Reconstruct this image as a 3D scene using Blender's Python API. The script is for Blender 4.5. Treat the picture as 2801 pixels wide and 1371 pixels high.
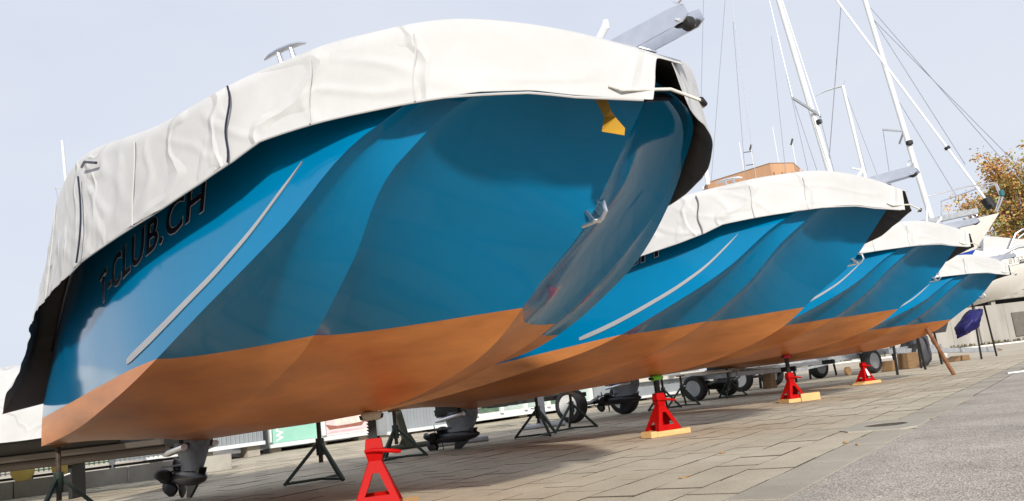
import bpy, bmesh, math, random
from mathutils import Vector, Matrix, noise
random.seed(7)
for o in list(bpy.data.objects): bpy.data.objects.remove(o)
SC = bpy.context.scene
COL = SC.collection
R = math.radians

# ------------------------------------------------------------------ camera
FPX, PITCH, ROLL, CAMH = 2269.924, 9.734, 6.689, 0.539
cd = bpy.data.cameras.new('camera'); cam = bpy.data.objects.new('camera', cd); COL.objects.link(cam)
cd.sensor_fit = 'HORIZONTAL'; cd.sensor_width = 36; cd.lens = 36*FPX/2801; cd.clip_end = 3000; cd.clip_start = .05
cam.matrix_world = Matrix.Translation((0, 0, CAMH)) @ Matrix.Rotation(R(90+PITCH), 4, 'X') @ Matrix.Rotation(R(-ROLL), 4, 'Z')
SC.camera = cam
# ------------------------------------------------------------------ sky and sun
SUN_EL, SUN_AZ = 25, 174          # azimuth clockwise from +Y: the sun stands behind the camera, a little right
w = bpy.data.worlds.new('World'); SC.world = w; w.use_nodes = True
nt = w.node_tree; nt.nodes.clear()
out = nt.nodes.new('ShaderNodeOutputWorld'); bg = nt.nodes.new('ShaderNodeBackground')
sky = nt.nodes.new('ShaderNodeTexSky'); sky.sky_type = 'NISHITA'; sky.sun_disc = False
sky.sun_elevation = R(SUN_EL); sky.sun_rotation = R(SUN_AZ); sky.dust_density = 2.5; sky.ozone_density = 1.5
tc = nt.nodes.new('ShaderNodeTexCoord'); mp = nt.nodes.new('ShaderNodeMapping'); mp.inputs['Scale'].default_value = (1, 1, 2.2)
nz = nt.nodes.new('ShaderNodeTexNoise'); nz.inputs['Scale'].default_value = 1.6; nz.inputs['Detail'].default_value = 5; nz.inputs['Roughness'].default_value = .5
cr = nt.nodes.new('ShaderNodeValToRGB'); cr.color_ramp.elements[0].position = .3; cr.color_ramp.elements[1].position = .75
cr.color_ramp.elements[0].color = (7.5, 8.1, 9.7, 1); cr.color_ramp.elements[1].color = (8.8, 9.1, 9.8, 1)
mx = nt.nodes.new('ShaderNodeMixRGB'); mx.inputs[0].default_value = .84
nt.links.new(tc.outputs['Generated'], mp.inputs[0]); nt.links.new(mp.outputs[0], nz.inputs[0]); nt.links.new(nz.outputs[0], cr.inputs[0])
nt.links.new(sky.outputs[0], mx.inputs[1]); nt.links.new(cr.outputs[0], mx.inputs[2]); nt.links.new(mx.outputs[0], bg.inputs[0])
bg.inputs[1].default_value = .1; nt.links.new(bg.outputs[0], out.inputs[0])
sd = bpy.data.lights.new('sun', 'SUN'); sun = bpy.data.objects.new('sun', sd); COL.objects.link(sun)
sd.energy = 4.6; sd.angle = R(2.5); sd.color = (1, .95, .87)
tosun = Vector((math.sin(R(SUN_AZ))*math.cos(R(SUN_EL)), math.cos(R(SUN_AZ))*math.cos(R(SUN_EL)), math.sin(R(SUN_EL))))
sun.rotation_euler = tosun.to_track_quat('Z', 'Y').to_euler(); sun.location = tosun*50
SC.view_settings.view_transform = 'Standard'; SC.view_settings.look = 'None'; SC.view_settings.gamma = 1
SC.view_settings.exposure = 0.0; SC.view_settings.use_curve_mapping = False
SC.render.engine = 'CYCLES'

# ------------------------------------------------------------------ helpers
def ray(px, py):
    a = px-1400.5; b = 685.5-py; r = R(ROLL); p = R(PITCH)
    u = a*math.cos(r)+b*math.sin(r); v = -a*math.sin(r)+b*math.cos(r)
    return Vector((u/FPX, math.cos(p)-v/FPX*math.sin(p), math.sin(p)+v/FPX*math.cos(p)))
def gnd(px, py, z=0):
    d = ray(px, py); return Vector((0, 0, CAMH))+d*((z-CAMH)/d.z)
def at(px, py, Y):
    d = ray(px, py); return Vector((0, 0, CAMH))+d*(Y/d.y)
def proj(P):
    p = R(PITCH); r = R(ROLL); Z = P[2]-CAMH; d = P[1]*math.cos(p)+Z*math.sin(p); v = -P[1]*math.sin(p)+Z*math.cos(p)
    if d < .05: return None
    u = FPX*P[0]/d; v = FPX*v/d
    return (1400.5+u*math.cos(r)-v*math.sin(r), 685.5-(u*math.sin(r)+v*math.cos(r)))
def lerp(a, b, t): return a+(b-a)*t
def sstep(a, b, x):
    t = min(1, max(0, (x-a)/(b-a))); return t*t*(3-2*t)
def spline(xk, yk):
    n = len(xk); h = [xk[i+1]-xk[i] for i in range(n-1)]; d = [(yk[i+1]-yk[i])/h[i] for i in range(n-1)]
    m = [0]*n
    for i in range(1, n-1): m[i] = (d[i-1]*h[i]+d[i]*h[i-1])/(h[i-1]+h[i])
    m[0] = 1.5*d[0]-.5*m[1]; m[-1] = 1.5*d[-1]-.5*m[-2]
    def f(x):
        x = min(max(x, xk[0]), xk[-1]); i = 0
        while i < n-2 and x > xk[i+1]: i += 1
        t = (x-xk[i])/h[i]
        return yk[i]*(1+2*t)*(1-t)**2+h[i]*m[i]*t*(1-t)**2+yk[i+1]*t*t*(3-2*t)+h[i]*m[i+1]*t*t*(t-1)
    return f
def lin(xk, yk):
    def f(x):
        if x <= xk[0]: return yk[0]
        for i in range(len(xk)-1):
            if x <= xk[i+1]: return lerp(yk[i], yk[i+1], (x-xk[i])/(xk[i+1]-xk[i]))
        return yk[-1]
    return f

MATS = {}
def mat(name, col, rough=.5, metal=0., var=.12, vscale=6., bump=0., bscale=60., coat=0., col2=None, stretch=None, spec=.5, trans=0.):
    """procedural material: two-octave colour variation + fine relief"""
    if name in MATS: return MATS[name]
    m = bpy.data.materials.new(name); m.use_nodes = True; n = m.node_tree; b = n.nodes['Principled BSDF']
    t = n.nodes.new('ShaderNodeTexCoord'); mpp = n.nodes.new('ShaderNodeMapping'); n.links.new(t.outputs['Object'], mpp.inputs[0])
    if stretch: mpp.inputs['Scale'].default_value = stretch
    z1 = n.nodes.new('ShaderNodeTexNoise'); z1.inputs['Scale'].default_value = vscale; z1.inputs['Detail'].default_value = 6; z1.inputs['Roughness'].default_value = .62
    n.links.new(mpp.outputs[0], z1.inputs[0])
    rp = n.nodes.new('ShaderNodeValToRGB'); rp.color_ramp.elements[0].position = .3; rp.color_ramp.elements[1].position = .72
    c2 = col2 or tuple(min(1, c*(1+var)) for c in col); c1 = tuple(c*(1-var) for c in col) if not col2 else col
    rp.color_ramp.elements[0].color = (*c1, 1); rp.color_ramp.elements[1].color = (*c2, 1)
    n.links.new(z1.outputs[0], rp.inputs[0]); n.links.new(rp.outputs[0], b.inputs['Base Color'])
    mr = n.nodes.new('ShaderNodeMapRange'); mr.inputs[3].default_value = max(0, rough*.85); mr.inputs[4].default_value = min(1, rough*1.2+.02)
    n.links.new(z1.outputs[0], mr.inputs[0]); n.links.new(mr.outputs[0], b.inputs['Roughness'])
    b.inputs['Metallic'].default_value = metal; b.inputs['Coat Weight'].default_value = coat; b.inputs['Coat Roughness'].default_value = .05
    b.inputs['Specular IOR Level'].default_value = spec
    if trans: b.inputs['Transmission Weight'].default_value = trans
    if bump:
        z2 = n.nodes.new('ShaderNodeTexNoise'); z2.inputs['Scale'].default_value = bscale; z2.inputs['Detail'].default_value = 4; n.links.new(mpp.outputs[0], z2.inputs[0])
        bp = n.nodes.new('ShaderNodeBump'); bp.inputs['Strength'].default_value = bump; bp.inputs['Distance'].default_value = .01
        n.links.new(z2.outputs[0], bp.inputs['Height']); n.links.new(bp.outputs[0], b.inputs['Normal'])
    MATS[name] = m; return m

BLUE = mat('blue_gelcoat', (.0, .165, .345), .07, 0, .06, 1.2, .012, 25, 0, spec=.26)
COPPER = mat('copper_antifouling', (.47, .165, .046), .38, .3, 0, 2.6, .14, 120, 0, (.76, .295, .088), (.5, 1, 3.5))
GREYSTRIPE = mat('grey_vinyl', (.33, .34, .36), .35, 0, .06)
NAVY = mat('navy_vinyl', (.012, .014, .03), .3)
WHITEV = mat('white_vinyl', (.75, .77, .8), .35)
TARP = mat('white_tarpaulin', (.44, .44, .435), .6, 0, 0, 2.0, .22, 11, 0, (.545, .545, .542), spec=.25)
def creased(m):
    n = m.node_tree; b = n.nodes['Principled BSDF']; t = n.nodes.new('ShaderNodeTexCoord'); z = n.nodes.new('ShaderNodeTexNoise')
    z.inputs['Scale'].default_value = 1.7; z.inputs['Detail'].default_value = 2.5; z.inputs['Distortion'].default_value = .6; n.links.new(t.outputs['Object'], z.inputs[0])
    a = n.nodes.new('ShaderNodeMath'); a.operation = 'SUBTRACT'; a.inputs[1].default_value = .5; n.links.new(z.outputs[0], a.inputs[0])
    c = n.nodes.new('ShaderNodeMath'); c.operation = 'ABSOLUTE'; n.links.new(a.outputs[0], c.inputs[0])
    r = n.nodes.new('ShaderNodeMapRange'); r.inputs[1].default_value = 0; r.inputs[2].default_value = .035; r.inputs[3].default_value = 1; r.inputs[4].default_value = 0; n.links.new(c.outputs[0], r.inputs[0])
    p = n.nodes.new('ShaderNodeBump'); p.inputs['Strength'].default_value = .45; p.inputs['Distance'].default_value = .02; n.links.new(r.outputs[0], p.inputs['Height'])
    old = b.inputs['Normal'].links[0].from_socket; n.links.new(old, p.inputs['Normal']); n.links.new(p.outputs[0], b.inputs['Normal'])
creased(TARP)
TARPIN = mat('tarpaulin_shaded_inside', (.14, .122, .112), .8, 0, .15, 4)  # inner face of the tarpaulin, darkened to paint the shade under the cover
SEAM = mat('tarpaulin_seam', (.47, .468, .46), .55, 0, .04)
STEEL = mat('stainless_steel', (.78, .79, .82), .28, 1, .06, 20)
GALV = mat('galvanised_steel', (.42, .44, .46), .5, .55, .22, 14, .06, 80)
BLACK = mat('black_rubber', (.012, .012, .013), .65, 0, .3, 8, .15, 60)
BLKPAINT = mat('black_drive_paint', (.018, .019, .022), .3, 0, .3, 8)
DRIVEGREY = mat('lit_drive_paint', (.10, .12, .15), .4, 0, 0, 5, 0, 60, 0, (.34, .40, .47))  # pale bluish tone paints a lit patch into the dark leg colour
RED = mat('red_jack_paint', (.37, .001, .001), .5, 0, 0, 14, .06, 40, 0, (.45, .004, .003), spec=.12)
RATCHET = mat('dark_steel', (.018, .017, .016), .5, .1, .3, 30, .1, 90, spec=.3)
GREEN = mat('dark_green_paint', (.012, .03, .022), .45, 0, .3, 9, .08, 50, 0, (.03, .05, .038))
PINE = mat('pine_timber', (.62, .36, .14), .6, 0, 0, 5, .12, 40, 0, (.76, .50, .22), (1, 9, 9))
OLDWOOD = mat('weathered_timber', (.16, .09, .04), .8, 0, 0, 4, .25, 40, 0, (.26, .16, .075), (1, 7, 7))
RAG = mat('beige_rag', (.42, .36, .27), .9, 0, .15, 12, .4, 80)
LIME = mat('lime_cloth', (.16, .55, .05), .9, 0, .15, 12, .4, 80)
CRIMSON = mat('crimson_cloth', (.5, .02, .05), .9, 0, .15, 12, .4, 80)
ROPE = mat('white_rope', (.62, .6, .55), .8, 0, .1, 40, .3, 200)
YELLOW = mat('yellow_tape', (.48, .26, .02), .5, 0, .08, 9)

class MB:
    """collects shapes; build() links them as one mesh object"""
    def __init__(s): s.v = []; s.f = []
    def add(s, vs, fs):
        k = len(s.v); s.v += [tuple(p) for p in vs]; s.f += [tuple(k+i for i in q) for q in fs]; return s
    def box(s, c, d, rot=None, taper=1.):
        hx, hy, hz = d[0]/2, d[1]/2, d[2]/2; M = rot or Matrix.Identity(3); c = Vector(c)
        vs = [c+M@Vector((x*hx*(taper if z > 0 else 1), y*hy*(taper if z > 0 else 1), z*hz)) for z in(-1, 1) for x, y in((-1, -1), (1, -1), (1, 1), (-1, 1))]
        return s.add(vs, [(3, 2, 1, 0), (4, 5, 6, 7), (0, 1, 5, 4), (1, 2, 6, 5), (2, 3, 7, 6), (3, 0, 4, 7)])
    def bar(s, a, b, w, h, up=(0, 0, 1)):
        a = Vector(a); b = Vector(b); d = (b-a); l = d.length; d.normalize(); u = Vector(up)
        if abs(d.dot(u)) > .98: u = Vector((1, 0, 0))
        y = u.cross(d).normalized(); z = d.cross(y); M = Matrix((d, y, z)).transposed()
        return s.box((a+b)/2, (l, w, h), M)
    def tube(s, pts, r, n=8, caps=True):
        pts = [Vector(p) for p in pts]; rs = r if isinstance(r, (list, tuple)) else [r]*len(pts); rings = []
        prev = None
        for i, p in enumerate(pts):
            d = (pts[min(i+1, len(pts)-1)]-pts[max(i-1, 0)]).normalized()
            if prev is None: u = Vector((0, 0, 1)) if abs(d.z) < .9 else Vector((1, 0, 0)); y = d.cross(u).normalized()
            else: y = (prev-d*prev.dot(d)).normalized()
            prev = y; z = d.cross(y)
            rings.append([p+(y*math.cos(6.28319*k/n)+z*math.sin(6.28319*k/n))*rs[i] for k in range(n)])
        vs = [q for g in rings for q in g]; fs = []
        for i in range(len(pts)-1):
            for k in range(n): fs.append((i*n+k, i*n+(k+1) % n, (i+1)*n+(k+1) % n, (i+1)*n+k))
        if caps: fs += [tuple(range(n-1, -1, -1)), tuple(range((len(pts)-1)*n, len(pts)*n))]
        return s.add(vs, fs)
    def lathe(s, prof, M=None, n=20):
        """profile [(radius, height)] turned round local z"""
        M = M or Matrix.Identity(4); vs = []; fs = []
        for r, z in prof:
            for k in range(n): vs.append(M@Vector((r*math.cos(6.28319*k/n), r*math.sin(6.28319*k/n), z)))
        for i in range(len(prof)-1):
            for k in range(n): fs.append((i*n+k, i*n+(k+1) % n, (i+1)*n+(k+1) % n, (i+1)*n+k))
        fs += [tuple(range(n-1, -1, -1)), tuple(range((len(prof)-1)*n, len(prof)*n))]
        return s.add(vs, fs)
    def prism(s, poly, vec):
        """planar polygon extruded by vec"""
        n = len(poly); v = Vector(vec); a = [Vector(p) for p in poly]
        return s.add(a+[p+v for p in a], [tuple(range(n-1, -1, -1)), tuple(range(n, 2*n))]+[(i, (i+1) % n, n+(i+1) % n, n+i) for i in range(n)])
    def build(s, name, m, parent=None, bevel=0, smooth=30, loc=None, rot=None, sub=0):
        me = bpy.data.meshes.new(name); me.from_pydata(s.v, [], s.f); me.update()
        bm = bmesh.new(); bm.from_mesh(me); bmesh.ops.recalc_face_normals(bm, faces=bm.faces)
        if bevel: bmesh.ops.bevel(bm, geom=[e for e in bm.edges if len(e.link_faces) == 2 and e.calc_face_angle() > .6], offset=bevel, segments=2, affect='EDGES', clamp_overlap=True)
        bm.to_mesh(me); bm.free()
        if smooth:
            me.shade_smooth(); me.set_sharp_from_angle(angle=R(smooth))
        me.materials.append(m); o = bpy.data.objects.new(name, me); COL.objects.link(o)
        if parent: o.parent = parent
        if loc is not None: o.location = loc
        if rot is not None: o.rotation_euler = rot
        if sub:
            md = o.modifiers.new('s', 'SUBSURF'); md.levels = md.render_levels = sub
        return o
def tag(o, label=None, cat=None, group=None, kind=None):
    if label: o['label'] = label
    if cat: o['category'] = cat
    if group: o['group'] = group
    if kind: o['kind'] = kind
    return o
def empty(name, loc=(0, 0, 0), rot=(0, 0, 0)):
    o = bpy.data.objects.new(name, None); COL.objects.link(o); o.location = loc; o.rotation_euler = rot; o.empty_display_size = .2
    return o
def copy_tree(o, parent=None):
    c = o.copy(); COL.objects.link(c); c.parent = parent
    for ch in [q for q in bpy.data.objects if q.parent == o]: copy_tree(ch, c)
    return c

# ------------------------------------------------------------------ the ground
E1 = Vector((.566, .824, 0)); E2 = Vector((-.824, .566, 0))   # along the paving rows / across them to the left
P0 = Vector((.97, 3.47, 0))                                    # a point on the edge between asphalt and paving
def ground_mat():
    m = bpy.data.materials.new('yard_surface'); m.use_nodes = True; n = m.node_tree; b = n.nodes['Principled BSDF']
    t = n.nodes.new('ShaderNodeTexCoord')
    z = n.nodes.new('ShaderNodeTexNoise'); z.inputs['Scale'].default_value = .5; z.inputs['Detail'].default_value = 8; z.inputs['Roughness'].default_value = .65
    z2 = n.nodes.new('ShaderNodeTexNoise'); z2.inputs['Scale'].default_value = 90; z2.inputs['Detail'].default_value = 3
    n.links.new(t.outputs['Object'], z.inputs[0]); n.links.new(t.outputs['Object'], z2.inputs[0])
    rp = n.nodes.new('ShaderNodeValToRGB'); rp.color_ramp.elements[0].color = (.32, .275, .205, 1); rp.color_ramp.elements[1].color = (.52, .455, .355, 1)
    rp.color_ramp.elements[0].position = .3; rp.color_ramp.elements[1].position = .65
    n.links.new(z.outputs[0], rp.inputs[0])
    mu = n.nodes.new('ShaderNodeMixRGB'); mu.blend_type = 'OVERLAY'; mu.inputs[0].default_value = .35
    n.links.new(rp.outputs[0], mu.inputs[1]); n.links.new(z2.outputs[0], mu.inputs[2]); n.links.new(mu.outputs[0], b.inputs['Base Color'])
    b.inputs['Roughness'].default_value = .88
    bp = n.nodes.new('ShaderNodeBump'); bp.inputs['Strength'].default_value = .35; bp.inputs['Distance'].default_value = .006
    n.links.new(z2.outputs[0], bp.inputs['Height']); n.links.new(bp.outputs[0], b.inputs['Normal'])
    return m
def asphalt_mat():
    m = bpy.data.materials.new('worn_asphalt'); m.use_nodes = True; n = m.node_tree; b = n.nodes['Principled BSDF']
    t = n.nodes.new('ShaderNodeTexCoord')
    v = n.nodes.new('ShaderNodeTexVoronoi'); v.inputs['Scale'].default_value = 120
    z = n.nodes.new('ShaderNodeTexNoise'); z.inputs['Scale'].default_value = 1.1; z.inputs['Detail'].default_value = 9; z.inputs['Roughness'].default_value = .7
    for q in(v, z): n.links.new(t.outputs['Object'], q.inputs[0])
    rp = n.nodes.new('ShaderNodeValToRGB'); rp.color_ramp.elements[0].color = (.27, .235, .195, 1); rp.color_ramp.elements[1].color = (.58, .52, .45, 1)
    e = rp.color_ramp.elements.new(.5); e.color = (.42, .375, .32, 1)
    hs = n.nodes.new('ShaderNodeSeparateColor'); n.links.new(v.outputs['Color'], hs.inputs[0]); n.links.new(hs.outputs[0], rp.inputs[0])
    r2 = n.nodes.new('ShaderNodeValToRGB'); r2.color_ramp.elements[0].color = (.62, .62, .62, 1); r2.color_ramp.elements[1].color = (1.2, 1.2, 1.2, 1); r2.color_ramp.elements[0].position = .3; r2.color_ramp.elements[1].position = .7
    n.links.new(z.outputs[0], r2.inputs[0])
    mu = n.nodes.new('ShaderNodeMixRGB'); mu.blend_type = 'MULTIPLY'; mu.inputs[0].default_value = 1
    n.links.new(rp.outputs[0], mu.inputs[1]); n.links.new(r2.outputs[0], mu.inputs[2]); n.links.new(mu.outputs[0], b.inputs['Base Color'])
    b.inputs['Roughness'].default_value = .9
    bp = n.nodes.new('ShaderNodeBump'); bp.inputs['Strength'].default_value = .8; bp.inputs['Distance'].default_value = .006
    n.links.new(v.outputs['Distance'], bp.inputs['Height']); n.links.new(bp.outputs[0], b.inputs['Normal'])
    return m
def paver_mat():
    m = bpy.data.materials.new('concrete_paver'); m.use_nodes = True; n = m.node_tree; b = n.nodes['Principled BSDF']
    t = n.nodes.new('ShaderNodeTexCoord'); oi = n.nodes.new('ShaderNodeObjectInfo'); ge = n.nodes.new('ShaderNodeNewGeometry')
    z = n.nodes.new('ShaderNodeTexNoise'); z.inputs['Scale'].default_value = 120; z.inputs['Detail'].default_value = 3
    z2 = n.nodes.new('ShaderNodeTexNoise'); z2.inputs['Scale'].default_value = .8; z2.inputs['Detail'].default_value = 8; z2.inputs['Roughness'].default_value = .7
    n.links.new(ge.outputs['Position'], z.inputs[0]); n.links.new(ge.outputs['Position'], z2.inputs[0])
    rp = n.nodes.new('ShaderNodeValToRGB'); rp.color_ramp.elements[0].color = (.36, .305, .22, 1); rp.color_ramp.elements[1].color = (.56, .49, .375, 1); rp.color_ramp.elements[0].position = .3; rp.color_ramp.elements[1].position = .7
    n.links.new(z2.outputs[0], rp.inputs[0])
    mu = n.nodes.new('ShaderNodeMixRGB'); mu.blend_type = 'OVERLAY'; mu.inputs[0].default_value = .5
    n.links.new(rp.outputs[0], mu.inputs[1]); n.links.new(z.outputs[0], mu.inputs[2])
    mr = n.nodes.new('ShaderNodeMapRange'); mr.inputs[3].default_value = .86; mr.inputs[4].default_value = 1.12
    n.links.new(ge.outputs['Random Per Island'], mr.inputs[0])
    m2 = n.nodes.new('ShaderNodeVectorMath'); m2.operation = 'SCALE'
    n.links.new(mu.outputs[0], m2.inputs[0]); n.links.new(mr.outputs[0], m2.inputs['Scale']); n.links.new(m2.outputs[0], b.inputs['Base Color'])
    mr2 = n.nodes.new('ShaderNodeMapRange'); mr2.inputs[3].default_value = .9; mr2.inputs[4].default_value = 1.1
    b.inputs['Roughness'].default_value = .88
    bp = n.nodes.new('ShaderNodeBump'); bp.inputs['Strength'].default_value = .5; bp.inputs['Distance'].default_value = .004
    n.links.new(z.outputs[0], bp.inputs['Height']); n.links.new(bp.outputs[0], b.inputs['Normal'])
    return m
PAVER = paver_mat(); JOINT = mat('joint_sand', (.095, .08, .06), .95, 0, .3, 30, .3, 90)
STRIP = paver_mat(); STRIP.name = 'dark_strip_paver'
for e_, c_ in zip([q for q in STRIP.node_tree.nodes if q.type == 'VALTORGB'][0].color_ramp.elements, ((.28, .245, .195, 1), (.44, .39, .32, 1))): e_.color = c_
def sheet(name, pts, z, m):
    me = bpy.data.meshes.new(name); me.from_pydata([(p[0], p[1], z) for p in pts], [], [tuple(range(len(pts)))]); me.materials.append(m)
    o = bpy.data.objects.new(name, me); COL.objects.link(o); return tag(o, kind='structure')
S = 600
# one sheet to the horizon, sunk a little under the paving field
sheet('ground', [(-S, -S), (S, -S), (S, S*2), (-S, S*2)], -.03, ground_mat())
YARD = sheet('yard', [P0+E1*18+E2*0, P0+E1*400, P0+E1*400+E2*400, P0-E1*60+E2*400, P0-E1*60+E2*9.36, P0+E1*18+E2*9.36], -.004, bpy.data.materials['yard_surface'])
tag(sheet('asphalt', [P0-E1*40-E2*.004, P0+E1*500-E2*.004, P0+E1*500-E2*400, P0-E1*40-E2*400], -.003, asphalt_mat()), 'coarse grey worn asphalt')
paving = sheet('paving', [P0-E1*6, P0+E1*18, P0+E1*18+E2*9.36, P0-E1*6+E2*9.36], -.0065, JOINT)
def paver_mesh(l, wd, k):
    g = .0036; h = .0
    mb = MB(); a, b_ = l/2-g, wd/2-g; c = .0015
    vs = [(-a, -b_, -.02), (a, -b_, -.02), (a, b_, -.02), (-a, b_, -.02), (-a, -b_, -c), (a, -b_, -c), (a, b_, -c), (-a, b_, -c), (-a+c, -b_+c, 0), (a-c, -b_+c, 0), (a-c, b_-c, 0), (-a+c, b_-c, 0)]
    fs = [(0, 1, 5, 4), (1, 2, 6, 5), (2, 3, 7, 6), (3, 0, 4, 7), (4, 5, 9, 8), (5, 6, 10, 9), (6, 7, 11, 10), (7, 4, 8, 11), (8, 9, 10, 11)]
    return vs, fs
PL, PW = .40, .26
pv, pf = paver_mesh(PL, PW, 0)
pav_me = bpy.data.meshes.new('paver'); pav_me.from_pydata(pv, [], pf); pav_me.materials.append(PAVER); pav_me.materials.append(JOINT)
for p in pav_me.polygons: p.material_index = 1 if p.index < 8 else 0
strip_me = pav_me.copy(); strip_me.materials.clear(); strip_me.materials.append(STRIP); strip_me.materials.append(JOINT)
cells = []
MANHOLE = P0+E1*3.2+E2*.26
for j in range(36):
    for i in range(-15, 45):
        c = P0+E1*((i+(.5 if j % 2 else 0)+.5)*PL)+E2*((j+.5)*PW)
        if abs((c-MANHOLE).dot(E1)) < .3 and abs((c-MANHOLE).dot(E2)) < .26: continue
        q = proj(c); vis = q and -100 < q[0] < 2900 and 600 < q[1] < 1420
        cells.append((0 if vis else 1, c.y*c.y+c.x*c.x, c, j))
cells.sort(key=lambda k: (k[0], k[1]))
ang = math.atan2(E1.y, E1.x)
stuff = MB(); stuff2 = MB()
for n_, (v_, d_, c, j) in enumerate(cells):
    z = random.uniform(-.003, .0015); rx, ry = random.gauss(0, .003), random.gauss(0, .003)
    if n_ < 300:
        o = bpy.data.objects.new('paver', pav_me if j else strip_me); COL.objects.link(o); o.parent = paving; o.location = (c.x, c.y, z); o.rotation_euler = (rx, ry, ang+random.gauss(0, .004))
    else:
        M = Matrix.Translation((c.x, c.y, z)) @ Matrix.Rotation(ang, 4, 'Z')
        (stuff if j else stuff2).add([M@Vector(p) for p in pv], pf)
for mb_, nm_, m_ in((stuff, 'paver_field', PAVER), (stuff2, 'paver_strip', STRIP)):
    me = bpy.data.meshes.new(nm_); me.from_pydata(mb_.v, [], mb_.f); me.materials.append(m_); me.materials.append(JOINT)
    me.polygons.foreach_set('material_index', [1 if k % 9 < 8 else 0 for k in range(len(mb_.f))])
    o = bpy.data.objects.new(nm_, me); COL.objects.link(o); o.parent = paving; tag(o, kind='stuff')

# ------------------------------------------------------------------ the blue boats
L = 5.136
KZ = spline([0, .3, .5, .62, .72, .8, .87, .93, .975, 1.0], [-.002, .025, .044, .075, .164, .294, .515, .699, .928, 1.06])
CB = spline([0, .25, .45, .6, .72, .82, .9, .96, 1.0], [1.018, 1.076, 1.154, 1.196, 1.136, 1.019, .847, .55, .02])
CZ = spline([0, .25, .45, .6, .72, .82, .9, .96, 1.0], [.101, .165, .250, .345, .534, .752, 1.023, 1.165, 1.17])
TB = spline([0, .25, .45, .6, .72, .82, .9, .96, 1.0], [.599, .595, .618, .664, .693, .738, .735, .48, .012])
TZ = spline([0, .25, .45, .6, .72, .82, .9, .96, 1.0], [.10, .060, .090, .207, .376, .636, .930, 1.125, 1.15])
SB = spline([0, .25, .5, .7, .82, .9, .96, 1.0, 1.03], [1.03, 1.189, 1.321, 1.213, 1.075, .875, .60, .31, .085])
SZ = spline([0, .25, .5, .7, .82, .9, .96, 1.0, 1.03], [.852, 1.195, 1.452, 1.335, 1.337, 1.342, 1.32, 1.235, 1.12])
HEM = lin([0, .03, .073, .109, .146, .2, .292, .40, .474, .511, .547, .62, .693, .766, .803, .83, .876, .949, .985, 1.0, 1.03],
          [.36, .50, .60, .74, .815, .845, .870, .841, .851, .874, .905, .93, .954, .991, 1.022, 1.062, 1.064, 1.062, 1.047, 1.02, .985])
HEMP = lin([0, .1, .5, .8, .88, .94, .97, 1.0, 1.03], [.52, .7, .85, .93, .93, .95, .985, 1.0, 1.0])
REF = .7*L
def lp(s, b, z): return Vector((s-REF, -b, z))       # boat frame: x forward, y to port
def section(t):
    """half section from keel to sheer: list of (s, b, z)"""
    s = t*L; notch = .36*(1-sstep(0, .1, t))
    k = (0, KZ(t)); fade = sstep(1.0, .9, t)
    so = (TB(t), TZ(t)); lip = lerp(.05, .06, sstep(.4, .7, t)); si = (max(so[0]-lip*fade-.001, so[0]*.6), so[1]+.006*fade)
    co = (CB(t), CZ(t)); ci = (max(co[0]-lip*fade-.001, co[0]*.8), co[1]+.004*fade)
    sh = (max(min(SB(t)-.05, SB(t)*.9)*(1-t**50), .004), min(SZ(t)-.05, SZ(t+.03)-.045))
    pts = []
    pw = 1+.75*sstep(.3, .65, t)
    def hollow(a, c, n, p):
        for i in range(n):
            u = 1-(1-i/n)**1.3; pts.append((s, a[0]+(c[0]-a[0])*u, a[1]+(c[1]-a[1])*(1-(1-u)**p)))
    def seg(a, c, n, bul, ext=0.):
        for i in range(n):
            u = i/n; d = Vector((c[0]-a[0], c[1]-a[1])); nrm = Vector((d.y, -d.x))*bul*4*u*(1-u)
            pts.append((s, a[0]+d.x*u+nrm.x, a[1]+d.y*u+nrm.y))
    hollow(k, si, 10, pw*.92+.08); seg(si, so, 1, 0); hollow(so, ci, 8, pw); seg(ci, co, 1, 0); seg(co, sh, 7, -.018*sstep(.5, .9, t)+.03*sstep(.6, .2, t))
    pts.append((s, *sh))
    res = []
    for (a, b, z) in pts:
        a2 = a+notch*(1-sstep(.25, .6, b))*(1 if z < .35 else 0)
        res.append((a2, b, z))
    return res
def topside(t, k):
    """point on the starboard topside, k from chine (0) to sheer (1)"""
    sec = section(t)[20:]; f = k*(len(sec)-1); i = min(int(f), len(sec)-2); a, b = sec[i], sec[i+1]; u = f-i
    return Vector([lerp(a[q], b[q], u) for q in range(3)])
def topside_z(t, z):
    lo, hi = 0., 1.
    for _ in range(22):
        m_ = (lo+hi)/2
        if topside(t, m_).z < z: lo = m_
        else: hi = m_
    return topside(t, lo)
def on_hull(t, z, off, side=1):
    p = topside_z(t, z); pa = topside_z(t+.01, z); pb = topside_z(t, z+.02)
    n = (pa-p).cross(pb-p); n.normalize()
    if n.y < 0: n = -n
    q = p+n*off; return lp(q.x, q.y*side, q.z)
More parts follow.
